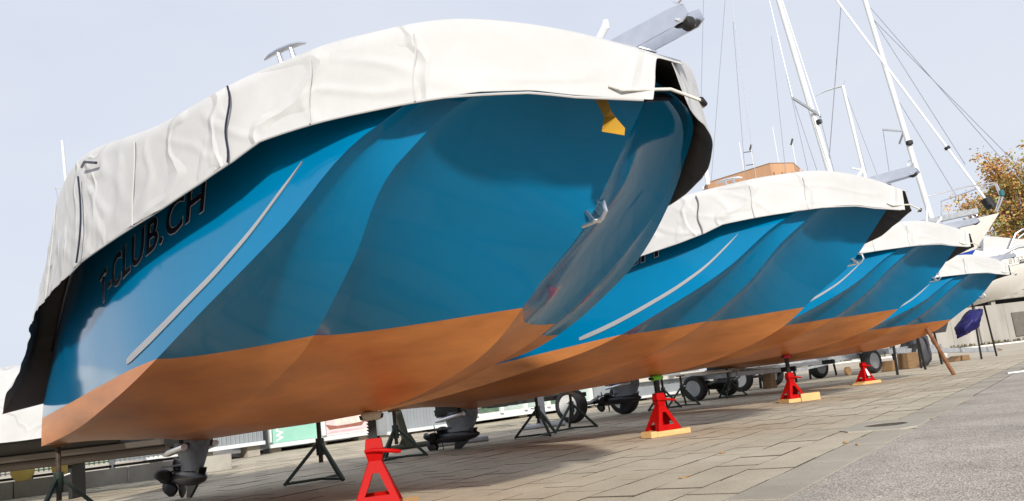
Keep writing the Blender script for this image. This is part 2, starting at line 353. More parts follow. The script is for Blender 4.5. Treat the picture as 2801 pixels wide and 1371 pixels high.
def build_hull(parent):
    bm = bmesh.new(); N = 72; ts = [1-(1-i/N)**1.25 for i in range(N+1)]
    rows = []
    for t in ts:
        sec = section(t); st = [bm.verts.new(lp(*p)) for p in sec]; po = [st[0]]+[bm.verts.new(lp(p[0], -p[1], p[2])) for p in sec[1:]]
        rows.append((st, po))
    for i in range(N):
        for side in(0, 1):
            a, b = rows[i][side], rows[i+1][side]
            for j in range(len(a)-1):
                q = (a[j], b[j], b[j+1], a[j+1]); bm.faces.new(q if side == 0 else q[::-1])
    st, po = rows[0]
    for j in range(len(st)-1):                                   # transom
        f = (st[j], st[j+1], po[j+1], po[j]) if j else (st[0], st[1], po[1])
        bm.faces.new(f)
    for i in range(N):                                           # deck
        bm.faces.new((rows[i][0][-1], rows[i+1][0][-1], rows[i+1][1][-1], rows[i][1][-1]))
    bmesh.ops.remove_doubles(bm, verts=bm.verts, dist=.0008)
    co = lp(.5*L, 0, .372); no = Vector((-.027, 0, 1)).normalized()
    bmesh.ops.bisect_plane(bm, geom=list(bm.verts)+list(bm.edges)+list(bm.faces), plane_co=co, plane_no=no)
    bmesh.ops.recalc_face_normals(bm, faces=bm.faces)
    me = bpy.data.meshes.new('hull'); me.materials.append(BLUE); me.materials.append(COPPER)
    for f in bm.faces: f.material_index = 1 if (f.calc_center_median()-co).dot(no) < 0 else 0
    bm.to_mesh(me); bm.free(); me.shade_smooth(); me.set_sharp_from_angle(angle=R(16))
    o = bpy.data.objects.new('hull', me); COL.objects.link(o); o.parent = parent
    o['label'] = 'glossy blue hull with copper painted bottom'
    return o
def text_mesh(txt, size, offset, shear=0.):
    cu = bpy.data.curves.new('t', 'FONT'); cu.body = txt; cu.size = size; cu.offset = offset; cu.shear = shear; cu.resolution_u = 4; cu.space_character = 1.06
    ob = bpy.data.objects.new('t', cu); COL.objects.link(ob); dg = bpy.context.evaluated_depsgraph_get()
    me = bpy.data.meshes.new_from_object(ob.evaluated_get(dg)); bpy.data.objects.remove(ob); return me
def hull_text(txt, parent, t0, t1, zb0, zb1, hgt, name, m, off, offset):
    me = text_mesh(txt, 1., offset, .12); bm = bmesh.new(); bm.from_mesh(me)
    for _ in range(2): bmesh.ops.subdivide_edges(bm, edges=[e for e in bm.edges if e.calc_length() > .14], cuts=1)
    bmesh.ops.triangulate(bm, faces=bm.faces)
    xs = [v.co.x for v in bm.verts]; x0, x1 = text_ext
    for v in bm.verts:
        u = (v.co.x-x0)/(x1-x0); t = lerp(t0, t1, u); z = lerp(zb0, zb1, u)+v.co.y/.72*hgt
        v.co = on_hull(t, z, off)
    bm.to_mesh(me); bm.free(); me.name = name; me.materials.clear(); me.materials.append(m)
    o = bpy.data.objects.new(name, me); COL.objects.link(o); o.parent = parent; return o
_tm = text_mesh('T-CLUB.CH', 1., 0, .12); text_ext = (min(v.co.x for v in _tm.vertices), max(v.co.x for v in _tm.vertices))

def stern_drive(parent):
    """stern drive under the transom: the swivel housing, the leg, the bullet, fin and two propellers"""
    root = empty('stern_drive'); root.parent = parent
    def q(s, z, b=0): return lp(s, b, z)
    leg = MB()
    secs = [(.12, (-.16, .42), .13), (0, (-.12, .45), .12), (-.08, (-.06, .44), .09), (-.16, (-.04, .40), .06), (-.22, (-.06, .34), .055)]
    vs = []; fs = []
    K = 12
    for z, (a, c), wd in secs:
        for k in range(K):
            th = 6.28319*k/K; vs.append(q((a+c)/2+(c-a)/2*math.cos(th), z, wd*math.sin(th)))
    for i in range(len(secs)-1):
        for k in range(K): fs.append((i*K+k, i*K+(k+1) % K, (i+1)*K+(k+1) % K, (i+1)*K+k))
    fs += [tuple(range(K)), tuple(range((len(secs)-1)*K, len(secs)*K))]
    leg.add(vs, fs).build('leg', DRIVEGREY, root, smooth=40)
    MB().prism([q(-.30, -.185, -.09), q(.30, -.175, -.03), q(.36, -.172, 0), q(.30, -.175, .03), q(-.30, -.185, .09)], (0, 0, .014)).build('cavitation_plate', BLKPAINT, root)
    g = MB(); A = Matrix.Translation(q(-.16, -.27)) @ Matrix.Rotation(R(90), 4, 'Y')
    g.lathe([(.055, 0), (.065, .08), (.07, .25), (.062, .42), (.04, .54), (.012, .60)], A, 16)
    g.prism([q(.40, -.20, -.03), q(-.02, -.20, -.03), q(-.02, -.26, -.03), q(.36, -.26, -.03)], Vector(q(0, 0, .03))-Vector(q(0, 0, -.03)))
    g.build('gearcase', BLKPAINT, root)
    MB().prism([q(.30, -.31, -.011), q(.06, -.31, -.011), q(.02, -.43, -.011), q(.10, -.43, -.011)], Vector(q(0, 0, .011))-Vector(q(0, 0, -.011))).build('skeg', BLKPAINT, root, .003)
    for pi_, (s0, rad, nb, hand) in enumerate([(-.20, .17, 3, 1), (-.30, .155, 4, -1)]):
        pr = MB(); A = Matrix.Translation(q(s0-.045, -.27)) @ Matrix.Rotation(R(90), 4, 'Y'); pr.lathe([(.05, 0), (.058, .05), (.06, .09)], A, 14)
        for k in range(nb):
            a0 = 6.28319*k/nb+pi_*.5; rows = []
            for ri in range(6):
                r = lerp(.05, rad, ri/5); wdt = [.6, .9, 1.05, 1.0, .75, .25][ri]
                for u in(-1, -.33, .33, 1):
                    th = a0+u*wdt*.5*.09/max(r, .06)*1.1+ri*.07*hand; rows.append(q(s0+u*wdt*.045*hand, -.27+r*math.sin(th), r*math.cos(th)))
            fs = [(i*4+j, i*4+j+1, (i+1)*4+j+1, (i+1)*4+j) for i in range(5) for j in range(3)]
            pr.add(rows, fs)
        o = pr.build('propeller', BLKPAINT, root, smooth=60); md = o.modifiers.new('th', 'SOLIDIFY'); md.thickness = .007
    h = MB()
    h.box(q(.10, .05), (.40, .26, .14)); h.box(q(-.08, .0), (.16, .18, .08)); h.box(q(.25, -.01), (.22, .22, .06))
    h.build('swivel_housing', BLKPAINT, root, .02)
    r_ = MB()
    for b in(-.12, .12):
        r_.tube([q(.36, -.03, b), q(.0, -.07, b*1.05), q(-.10, -.08, b*1.05)], [.026, .026, .014], 10)
    r_.build('trim_ram', STEEL, root)
    hs = MB()
    for b in(-.07, .07): hs.tube([q(.3, .03, b), q(.12, -.06, b*1.8), q(-.06, -.02, b*1.2), q(-.15, .04, b)], .016, 8)
    hs.build('hose', BLACK, root)
    return root

def make_boat():
    root = empty('motorboat')
    build_hull(root)
    # grey styling stripe, proud of the topside
    pts = [(.02, .30), (.2, .34), (.38, .38), (.541, .412), (.618, .482), (.688, .583), (.75, .698), (.789, .798), (.819, .908), (.838, .985)]
    zt = spline([p[0] for p in pts], [p[1] for p in pts]); wt = lin([0, .555, .57, .62, .75, .82, .838], [.03, .024, .036, .036, .027, .016, .003])
    for side in(1, -1):
        mb = MB(); n = 60
        for i in range(n+1):
            t = lerp(.555, .838, i/n); zc = zt(t); hw = wt(t)/2
            for z, off in((zc-hw, .0005), (zc-hw, .005), (zc+hw, .005), (zc+hw, .0005)): mb.v.append(tuple(on_hull(t, z, off, side)))
        for i in range(n):
            for j in range(3): mb.f.append((i*4+j, i*4+j+1, i*4+5+j, i*4+4+j))
        mb.build('side_stripe', GREYSTRIPE, root)
    for side in(1, -1):                                       # rub rail under the cover
        pl = [lp(section(t)[-1][0], side*(section(t)[-1][1]+.002), section(t)[-1][2]-.005) for t in [i/60 for i in range(61)]]
        MB().tube(pl, .015, 8).build('rub_rail', NAVY, root)
    hull_text('T-CLUB.CH', root, .468, .718, .765, .955, .15, 'lettering_outline', WHITEV, .0025, .03)
    hull_text('T-CLUB.CH', root, .468, .718, .765, .955, .15, 'lettering', NAVY, .0045, .014)
    # bow eye on the stem
    be = MB(); ez = .73; es = 4.79
    for db in(-.02, .02): be.tube([lp(es-.06, 0, ez+.045+db*0), lp(es+.03, 0, ez+.04), lp(es+.075, 0, ez+.015), lp(es+.08, 0, ez-.02), lp(es+.055, 0, ez-.045), lp(es-.06, 0, ez-.05)], .009, 8); break
    be.build('bow_eye', STEEL, root); MB().box(lp(es-.008, 0, ez), (.02, .05, .13), Matrix.Rotation(R(-38), 3, 'Y')).build('bow_eye_plate', STEEL, root, .004)
    # stainless anchor roller reaching over the bow
    ar = empty('anchor_roller'); ar.parent = root
    for sg in(-1, 1):
        y = sg*.045
        poly = [(4.92, 1.285), (5.16, 1.252), (5.38, 1.256), (5.41, 1.275), (5.395, 1.318), (5.34, 1.326), (5.05, 1.328), (4.94, 1.312)]
        MB().prism([lp(a, y-.004, z) for a, z in poly], (0, .006, 0)).build('side_plate', STEEL, ar)
    MB().box(lp(5.02, 0, 1.262), (.34, .10, .006), Matrix.Rotation(R(7), 3, 'Y')).build('bed_plate', STEEL, ar)
    A = Matrix.Translation(lp(5.36, .03, 1.272)) @ Matrix.Rotation(R(-90), 4, 'X')
    MB().lathe([(.027, 0), (.025, .015), (.017, .03), (.025, .045), (.027, .06)], A, 18).build('roller', BLACK, ar)
    MB().tube([lp(5.36, .056, 1.272), lp(5.36, -.056, 1.272)], .007, 10).build('axle', STEEL, ar)
    rg = MB(); rg.tube([lp(5.385+.022*math.cos(a), .05, 1.345+.022*math.sin(a)) for a in [i*.5236 for i in range(13)]], .0035, 6, False); rg.build('ring', STEEL, ar)
    rg = MB(); rg.tube([lp(4.94, .02, 1.33), lp(4.98, .02, 1.37), lp(5.02, .02, 1.40), lp(5.025, .02, 1.425)], [.008, .014, .016, .01], 8); rg.build('retainer', WHITEV, ar)
    # mooring cleats that stand through the cover
    for side in(1, -1):
        t = .845; c0 = Vector((t*L, side*(SB(t)-.015), SZ(t)+.015)); d = Vector((L*.04, side*(SB(t+.02)-SB(t-.02)), SZ(t+.02)-SZ(t-.02))).normalized()
        cl = empty('cleat'); cl.parent = root; up = Vector((0, side*.25, 1)).normalized()
        def cp(a, h): p = c0+d*a+up*h; return lp(*p)
        MB().tube([cp(-.10, .036), cp(-.07, .044), cp(-.03, .048), cp(.03, .048), cp(.07, .044), cp(.10, .036)], [.004, .009, .011, .011, .009, .004], 10).build('horn', STEEL, cl)
        for a in(-.03, .03): MB().tube([cp(a, -.02), cp(a, .047)], [.013, .009], 10).build('stem', STEEL, cl)
    stern_drive(root)
    return root
def make_cover(seed=0.):
    """loose white tarpaulin: crown over the deck, rolled edge, hanging skirt; open slit at the stem"""
    bm = bmesh.new(); NT = 230; prof_n = 18; nd = 9; rows = []
    for i in range(NT+1):
        t = 1.03*(1-(1-i/NT)**1.3); s = t*L
        row = []
        for side in(-1, 1):
            sb, sz = SB(t), SZ(t); hem = (HEM if side > 0 else HEMP)(t)
            fl = .045+.05*sstep(.62, .3, t)+.12*sstep(.13, .0, t)+.012*sstep(.9, .97, t)
            hem += .010*noise.noise((s*3.1, side*5., 1.3))+.03*noise.noise((s*7., side*3., .3))*sstep(.6, .1, t)+.012*noise.noise((s*19., side, .3))*sstep(.45, .1, t)
            pr = [(sb*.965, sz+.030), (sb*.985+.006, sz+.024), (sb+.012, sz+.004), (sb+.022, sz-.028)]
            for k in range(1, prof_n+1):
                u = k/prof_n; pr.append((sb+.022+(fl-.022)*u**1.3, sz-.028+(hem-sz+.028)*u))
            row.append(pr)
        deck = []
        crown = .11*sstep(1.0, .8, t)
        for k in range(nd):
            f = -1+2*(k+.5)/nd*1.0
            deck.append((f*.93*SB(t), SZ(t)+.030+crown*(1-f*f)))
        full = [(-b, z, 1) for b, z in reversed(row[0])]+[(b, z, 0) for b, z in deck]+[(b, z, 2) for b, z in row[1]]
        vr = []
        npr = len(row[0])
        for j, (b, z, reg) in enumerate(full):
            v = Vector((s, b, z)); side = -1 if b < 0 else 1
            depth = max(0, (SZ(t)-z)/.4)
            s_, s0_ = s+seed*3.7, s; s = s_
            dd = min(1, depth*2.5); wr = .010*noise.noise((s*1.1, z*2.2, side*7.))+.005*dd*noise.noise((s*5.2+z*3, z*3.6, side*3.1))+.006*dd*abs(noise.noise((s*3+z*2.2, z*1.3-s, side)))
            cr_ = noise.noise((s*3.1+z*4.5, z*2.-s*1.2, side+9)); wr += .009*max(0, .07-abs(cr_))/.07*sstep(.02, .3, depth)
            ridge = abs(noise.noise((s*2.4-z*2.6, side*2.7, 4.))); wr += .016*max(0, .28-ridge)*sstep(.0, .25, depth)
            wr += .03*sstep(.45, .1, t)*noise.noise((s*4.5, z*1.1, side*4.))*min(1, depth)
            s = s0_
            if side < 0 and reg: v.y += .10*sstep(.985, 1.03, t)
            v.y += side*wr*(1 if reg else 0); v.z += wr*.8 if not reg else wr*.25
            vr.append(bm.verts.new(lp(v.x, v.y, v.z)))
        rows.append(vr)
    for i in range(NT):
        for j in range(len(rows[0])-1): bm.faces.new((rows[i][j], rows[i][j+1], rows[i+1][j+1], rows[i+1][j]))
    # stern flap falling over the transom, sewn to the skirt's stern edge at both corners
    npr = 4+prof_n; cols = rows[0][prof_n:-prof_n]; prev = cols; left = [v for v in reversed(rows[0][:prof_n])]; right = rows[0][-prof_n:]
    for k in range(1, prof_n+1):
        u = k/prof_n; cur = []
        for j, v in enumerate(cols):
            if j == 0: cur.append(left[k-1]); continue
            if j == len(cols)-1: cur.append(right[k-1]); continue
            b = -v.co.y; e = min(1, abs(b)/1.03); zc = (left if b < 0 else right)[k-1].co.z; bc = -(left if b < 0 else right)[k-1].co.y
            z1 = lerp(.42, zc, e**2); z_ = lerp(v.co.z, lerp(v.co.z-.45*u, zc, e**3), 1.) ; s_ = -.02-.10*math.sin(u*1.57)*(1-e**6)-.05*u+.03*noise.noise((b*3., u*2, 9.))*u
            cur.append(bm.verts.new(lp(s_, lerp(b, bc, e**4), z_)))
        for j in range(len(cols)-1): bm.faces.new((prev[j], prev[j+1], cur[j+1], cur[j]))
        prev = cur
    bmesh.ops.recalc_face_normals(bm, faces=bm.faces)
    if sum(f.normal.z for f in bm.faces if f.calc_center_median().z > 1.2) < 0: bmesh.ops.reverse_faces(bm, faces=bm.faces)
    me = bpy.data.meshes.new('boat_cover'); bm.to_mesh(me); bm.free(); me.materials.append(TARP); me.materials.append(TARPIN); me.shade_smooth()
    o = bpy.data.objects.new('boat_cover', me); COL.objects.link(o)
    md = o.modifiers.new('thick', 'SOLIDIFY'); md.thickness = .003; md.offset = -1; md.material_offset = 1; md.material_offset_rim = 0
    sd_ = o.modifiers.new('sub', 'SUBSURF'); sd_.levels = sd_.render_levels = 1
    def skirt(t, u, off, side=1):
        sb, sz = SB(t), SZ(t); hem = (HEM if side > 0 else HEMP)(t); fl = .045+.05*sstep(.62, .3, t)+.12*sstep(.13, .0, t)+.012*sstep(.9, .97, t)
        b = sb+.022+(fl-.022)*max(u, 0)**1.3+off; z = sz-.028+(hem-sz+.028)*u
        return lp(t*L, side*b, z)
    # welded seams
    for t in(.42, .66, .872, .935):
        mb = MB(); mb.tube([skirt(t+.0008*math.sin(k*.6), k/12, .010) for k in range(13)], .0035, 6); mb.build('seam', SEAM, o)
    # dark draw cord hanging down the skirt under the cleat and one near the stern
    mb = MB(); mb.tube([skirt(.800+.002*math.sin(k*.7), -.05+1.06*k/12, .017) for k in range(13)], .0045, 6); mb.build('cord', NAVY, o)
    mb = MB(); mb.tube([skirt(.545+.012*math.sin(k*.22), .18+.84*k/12, .03) for k in range(13)], .0045, 6); mb.build('cord', NAVY, o)
    mb = MB(); mb.tube([skirt(.552, .10, .025), skirt(.572, .09, .045), skirt(.592, .13, .03)], .007, 6); mb.build('cord', NAVY, o)
    # hem piping
    mb = MB(); mb.tube([skirt(1.026*k/120, 1.0, .002) for k in range(60, 121)], .0045, 6); mb.build('hem', SEAM, o)
    # lacing over the slit
    mb = MB(); mb.tube([skirt(1.014, .70, .02), skirt(1.02, .78, .035), lp(1.034*L, .07, 1.03), lp(1.042*L, -.03, .99), lp(1.036*L, -.09, .985)], .006, 8); mb.build('lacing', ROPE, o)
    mb = MB(); mb.tube([lp(1.043*L, -.03, .99), lp(1.04*L, -.07, .985)], .011, 8); mb.build('toggle', BLACK, o)
    for t in(.62, .80): mb = MB(); mb.lathe([(.004, 0), (.009, .012), (.007, .022), (.001, .026)], Matrix.Translation(lp(t*L, SB(t)*.9, SZ(t)+.05)), 10); mb.build('stud', STEEL, o)
    return o
BOATS = [(-.456, 4.09, -49.127, .472, .237), (1.819, 7.398, -39.852, .524, 1.844), (4.121, 10.82, -39.439, .589, .972), (6.479, 14.234, -38.047, .493, -.209)]
blabel = ['blue motorboat with copper bottom nearest the camera, its lettering largest', 'second blue motorboat from the camera, resting above the lime green cloth',
          'third blue motorboat from the camera, between the crimson cloth jack and the second boat', 'farthest and smallest blue motorboat, in front of the concrete wall']
clabel = ['large white tarpaulin over the nearest blue boat', 'white tarpaulin over the second blue boat from the camera', 'white tarpaulin over the third blue boat from the camera', 'smallest white tarpaulin, over the farthest blue boat']
proto = make_boat(); cproto = make_cover(); boats = []
for i, (x, y, hd, z, tr) in enumerate(BOATS):
    o = proto if i == 0 else copy_tree(proto); c = cproto if i == 0 else make_cover(i*1.37)
    for q in(o, c): q.location = (x, y, z); q.rotation_euler = (0, -R(tr), R(hd))
    tag(o, blabel[i], 'motorboat', 'blue motorboats in a row'); tag(c, clabel[i], 'boat cover', 'white boat covers'); boats.append(o)
# the next boat of the row stands beside the photographer, left of the frame: it shades the ground and mirrors in the nearest hull
o = copy_tree(proto); c = copy_tree(cproto)
for q in(o, c): q.location = (-2.74, .74, .50); q.rotation_euler = (0, -R(.6), R(-46))
tag(o, 'blue motorboat left of the frame, mirrored in the side of the nearest blue boat', 'motorboat', 'blue motorboats in a row'); tag(c, 'white tarpaulin over the boat left of the frame', 'boat cover', 'white boat covers')
bpy.context.view_layer.update()
def bw(i, s, b, z): return boats[i].matrix_world @ lp(s, b, z)

# yellow folded tape hanging from the first cover near the stem
yt = MB(); ypts = [((5.05, .17, 1.075), (5.13, .20, 1.045)), ((5.10, .19, .985), (5.155, .215, .985)), ((5.105, .22, .925), (5.16, .20, .96)), ((5.19, .205, .885), (5.185, .19, .915))]
vs = []
for a, b in ypts: vs += [bw(0, *a), bw(0, *b)]
yt.add(vs, [(0, 1, 3, 2), (2, 3, 5, 4), (4, 5, 7, 6)])
o = yt.build('yellow_tape', YELLOW, smooth=0); md = o.modifiers.new('t', 'SOLIDIFY'); md.thickness = .003
tag(o, 'folded yellow tape hanging under the tarpaulin near the bow of the nearest boat', 'tape')

# ------------------------------------------------------------------ jack stands with timber and rags
def plate_with_hole(mb, outer, inner, n, th):
    """flat frame between two loops of equal count"""
    k = len(outer); n = Vector(n)*th
    vs = [Vector(p) for p in outer]+[Vector(p) for p in inner]; vs += [p+n for p in vs]; fs = []
    for i in range(k):
        j = (i+1) % k
        fs += [(i, j, k+j, k+i), (2*k+i, 3*k+i, 3*k+j, 2*k+j), (i, 2*k+i, 2*k+j, j), (k+i, k+j, 3*k+j, 3*k+i)]
    mb.add(vs, fs)
def jack_stand(loc, top, rotz, sc=1., white=False):
    root = empty('jack_stand', loc, (0, 0, rotz)); fb, ft, fh = .125*sc, .036*sc, .225*sc
    fr = MB()
    for k in range(4):
        M = Matrix.Rotation(k*math.pi/2, 3, 'Z')
        def P(u, h): w_ = lerp(fb, ft, h/fh); return M@Vector((u*w_, -w_, h))
        nrm = M@Vector((0, 1, .0)); low = .055*sc if k % 2 else .0
        outer = [P(-1, 0), P(-.55, 0), P(.55, 0), P(1, 0), P(1, fh*.5), P(1, fh), P(-1, fh), P(-1, fh*.5)]
        inner = [P(-.62, .05*sc), P(-.3, .05*sc), P(.3, .05*sc), P(.62, .05*sc), P(.5, fh*.42), P(.28, fh*.72), P(-.28, fh*.72), P(-.5, fh*.42)]
        if k % 2: inner = [P(-.62, .0), P(-.3, .0), P(.3, .0), P(.62, .0), P(.42, fh*.22), P(.16, fh*.34), P(-.16, fh*.34), P(-.42, fh*.22)]
        plate_with_hole(fr, outer, inner, nrm, .005)
    fr.build('frame', RED, root, .0015)
    nk = MB(); a = ft*1.06
    for z0, z1, w0, w1 in((fh-.004, fh+.05*sc, a*.95, a*1.28), (fh+.05*sc, fh+.115*sc, a*1.28, a*1.08)):
        vs = [Vector((x*w_, y*w_, z)) for z, w_ in((z0, w0), (z1, w1)) for x, y in((-1, -1), (1, -1), (1, 1), (-1, 1))]
        nk.add(vs, [(3, 2, 1, 0), (4, 5, 6, 7), (0, 1, 5, 4), (1, 2, 6, 5), (2, 3, 7, 6), (3, 0, 4, 7)])
    nk.build('neck', RED, root, .004)
    hz = fh+.048*sc
    MB().tube([(-.05*sc, -.054*sc, hz+.004), (.0, -.058*sc, hz+.008), (.06*sc, -.062*sc, hz), (.125*sc, -.06*sc, hz-.012*sc), (.14*sc, -.055*sc, hz-.014*sc)], [.008*sc, .012*sc, .012*sc, .011*sc, .007*sc], 10).build('handle', RED, root)
    nt_ = fh+.112*sc; post = MB(); pw = .021*sc
    post.box((0, 0, (nt_+top)/2-.03), (pw*2, pw*1.5, top-nt_+.06))
    n = max(3, int((top-nt_-.015)/.017))
    for k in range(n):
        z = nt_+.004+k*.017; post.prism([(-pw, -pw*.7, z), (-pw-.011, -pw*.7, z+.013), (-pw, -pw*.7, z+.014)], (0, pw*1.4, 0))
    post.build('ratchet_post', RATCHET, root, .001)
    MB().prism([(-.06*sc, -.03*sc, top-.012), (.06*sc, -.03*sc, top-.012), (.066*sc, -.03*sc, top+.012), (.03*sc, -.03*sc, top+.0), (-.03*sc, -.03*sc, top), (-.066*sc, -.03*sc, top+.012)], (0, .06*sc, 0)).build('saddle', RATCHET, root, .002)
    if white: MB().prism([(-.03, -.102, .09), (.03, -.102, .09), (.016, -.05, .21), (-.016, -.05, .21)], (0, -.002, 0)).build('sticker', WHITEV, root)
    return root
def timber(loc, dims, rotz, m=PINE):
    mb = MB(); mb.box((0, 0, dims[2]/2), dims); return mb.build('timber_block', m, None, .004, 30, loc, (0, 0, rotz))
def rag(loc, m, name, label, r=.075):
    mb = MB(); n = 22; vs = []; fs = []
    prof = [(0, .012), (.5, .016), (.9, .012), (1.08, -.004), (1.02, -.022), (.7, -.03)]
    for q, (a, z) in enumerate(prof):
        for k in range(n):
            th = 6.28319*k/n; rr = r*a*(1+.16*noise.noise((math.cos(th)*2, math.sin(th)*2, q*.3+r*50))); vs.append((rr*math.cos(th), rr*.75*math.sin(th), z+.008*noise.noise((math.cos(th)*3, math.sin(th)*3, q))))
    for q in range(len(prof)-1):
        for k in range(n): fs.append((q*n+k, q*n+(k+1) % n, (q+1)*n+(k+1) % n, (q+1)*n+k))
    o = mb.add(vs, fs).build(name, m, None, 0, 60, loc); tag(o, label, 'rag'); return o
JS = 2.793
jl = ['largest red jack stand, under the bow of the nearest blue boat', 'red jack stand under the second blue boat, below the lime green cloth', 'red jack stand under the third blue boat, below the crimson cloth', 'smallest red jack stand with a white patch, under the farthest blue boat']
tl = [['bright pine block under the nearest red jack stand'], ['pale pine block under the red jack stand below the lime green cloth', 'short pine offcut at the left of the second jack stand'],
      ['pale pine block under the red jack stand below the crimson cloth', 'upright striped pine plank leaning at the third jack stand'], ['pine block under the smallest red jack stand', 'thin pine board under the smallest red jack stand']]
for i in range(4):
    js = [2.98, JS, JS, JS][i]; k = bw(i, js, 0, KZ(js/L)); bh = .05; rz = R([8, 22, 14, 20][i]); sc = [1.0, 1.0, 1.0, .95][i]
    tag(jack_stand((k.x, k.y, bh), k.z-bh-.022, rz, sc, i == 3), jl[i], 'jack stand', 'red jack stands under the boats')
    d = Matrix.Rotation(rz, 3, 'Z')
    t1 = timber(Vector((k.x, k.y, 0))+d@Vector((.03, 0, 0)), (.36, .27, bh-.001), rz); tag(t1, tl[i][0], 'timber', 'timber under the jack stands')
    if i == 1: tag(timber(Vector((k.x, k.y, 0))+d@Vector((-.19, -.06, 0)), (.07, .16, .055), rz+.12), tl[i][1], 'timber', 'timber under the jack stands')
    if i == 2: tag(timber(Vector((k.x, k.y, 0))+d@Vector((.16, -.155, 0)), (.27, .03, .10), rz-.06), tl[i][1], 'timber', 'timber under the jack stands')
    if i == 3: tag(timber(Vector((k.x, k.y, 0))+d@Vector((-.19, -.05, 0)), (.12, .2, .03), rz+.3), tl[i][1], 'timber', 'timber under the jack stands')
    p = (k.x, k.y, k.z-.012)
    if i == 0: rag(p, RAG, 'rag', 'folded beige rag between the nearest jack stand and keel', .06)
    if i == 1: rag(p, LIME, 'rag', 'lime green cloth on top of the second jack stand', .06)
    if i == 2: rag(p, CRIMSON, 'rag', 'crimson cloth on top of the third jack stand', .06)

# ------------------------------------------------------------------ green tripod stands
def tripod(loc, top, rz, r=.31, collar=.31):
    root = empty('tripod_stand', (loc[0], loc[1], 0), (0, 0, rz)); feet = [Vector((r*math.cos(a), r*math.sin(a), .012)) for a in(0, 2.094, 4.189)]
    for f in feet: 
        m = MB(); m.bar(Vector((f.x*.08, f.y*.08, collar)), f, .028, .028); m.build('leg', GREEN, root, .003)
    b = MB()
    for k in range(3): b.bar(feet[k]*.93+Vector((0, 0, .012)), Vector((0, 0, .028)), .022, .022)
    b.build('base_brace', GREEN, root, .002)
    m = MB(); m.tube([(0, 0, collar-.09), (0, 0, collar+.05)], .034, 12); m.build('collar', GREEN, root)
    m = MB(); m.tube([(0, 0, collar-.15), (0, 0, top-.02)], .019, 10); m.build('screw_post', mat('rusty_tube', (.07, .05, .035), .6, .4, .4, 30, .15, 90), root)
    m = MB(); m.box((0, 0, top-.012), (.11, .09, .02)); m.build('top_plate', OLDWOOD, root, .003)
    m = MB(); m.tube([(.03, 0, collar+.02), (.075, 0, collar+.03)], .007, 8); m.build('clamp_screw', STEEL, root)
    return root
def under(i, s, b):
    t = s/L; bb = abs(b); z = lerp(TZ(t), CZ(t), min(1, max(0, (bb-TB(t))/(CB(t)-TB(t))))); p = bw(i, s, b, z); return p
tr_list = [(under(0, .10, .93), 'dark green tripod stand under the stern corner of the nearest blue boat'),
           (under(0, .43, -.97), 'dark green tripod stand left of the nearest red jack stand'),
           (under(1, .15, .95), 'dark green tripod stand just behind the nearest red jack stand'),
           (under(1, .53, -.96), 'dark green tripod stand left of the white trailer wheel'),
           (Vector((.52, 10.75, .47)), 'dark green tripod stand in front of the white trailer wheel'),
           (under(2, .3, -.92), 'tripod stand in the dark right behind the second red jack stand'),
           (Vector((2.55, 14.1, .52)), 'tripod stand standing to the right behind the second red jack stand'),
           (Vector((3.73, 15.75, .585)), 'small dark tripod stand in front of the pale planks on a trailer')]
for k, (p, lab) in enumerate(tr_list): tag(tripod(p, p.z, .5+k*.83), lab, 'tripod stand', 'green tripod stands')

# ------------------------------------------------------------------ trailers behind the boats
RIMW = mat('white_rim', (.62, .62, .60), .4, 0, .15, 9); RIMG = mat('grey_rim', (.30, .31, .32), .45, .5, .2, 9)
def wheel(root, c, axis, r, wd, rimmat):
    A = Matrix.Translation(c) @ Vector(axis).to_track_quat('Z', 'Y').to_matrix().to_4x4()
    w_ = empty('wheel'); w_.parent = root; h = wd/2
    MB().lathe([(r*.62, -h*.8), (r*.72, -h), (r*.93, -h*.9), (r, -h*.55), (r, h*.55), (r*.93, h*.9), (r*.72, h), (r*.62, h*.8)], A, 28).build('tyre', BLACK, w_, smooth=40)
    MB().lathe([(r*.64, -h*.86), (r*.60, -h*.80), (r*.55, -h*.4), (r*.30, -h*.25), (r*.25, -h*.55), (r*.12, -h*.6), (r*.10, h*.5), (r*.55, h*.5), (r*.64, h*.86)], A, 24).build('rim', rimmat, w_, smooth=35)
    b = MB()
    for k in range(5): a = k*1.2566; b.tube([A@Vector((r*.33*math.cos(a), r*.33*math.sin(a), -h*.42)), A@Vector((r*.33*math.cos(a), r*.33*math.sin(a), -h*.2))], r*.045, 6)
    b.build('wheel_nut', RATCHET, w_)
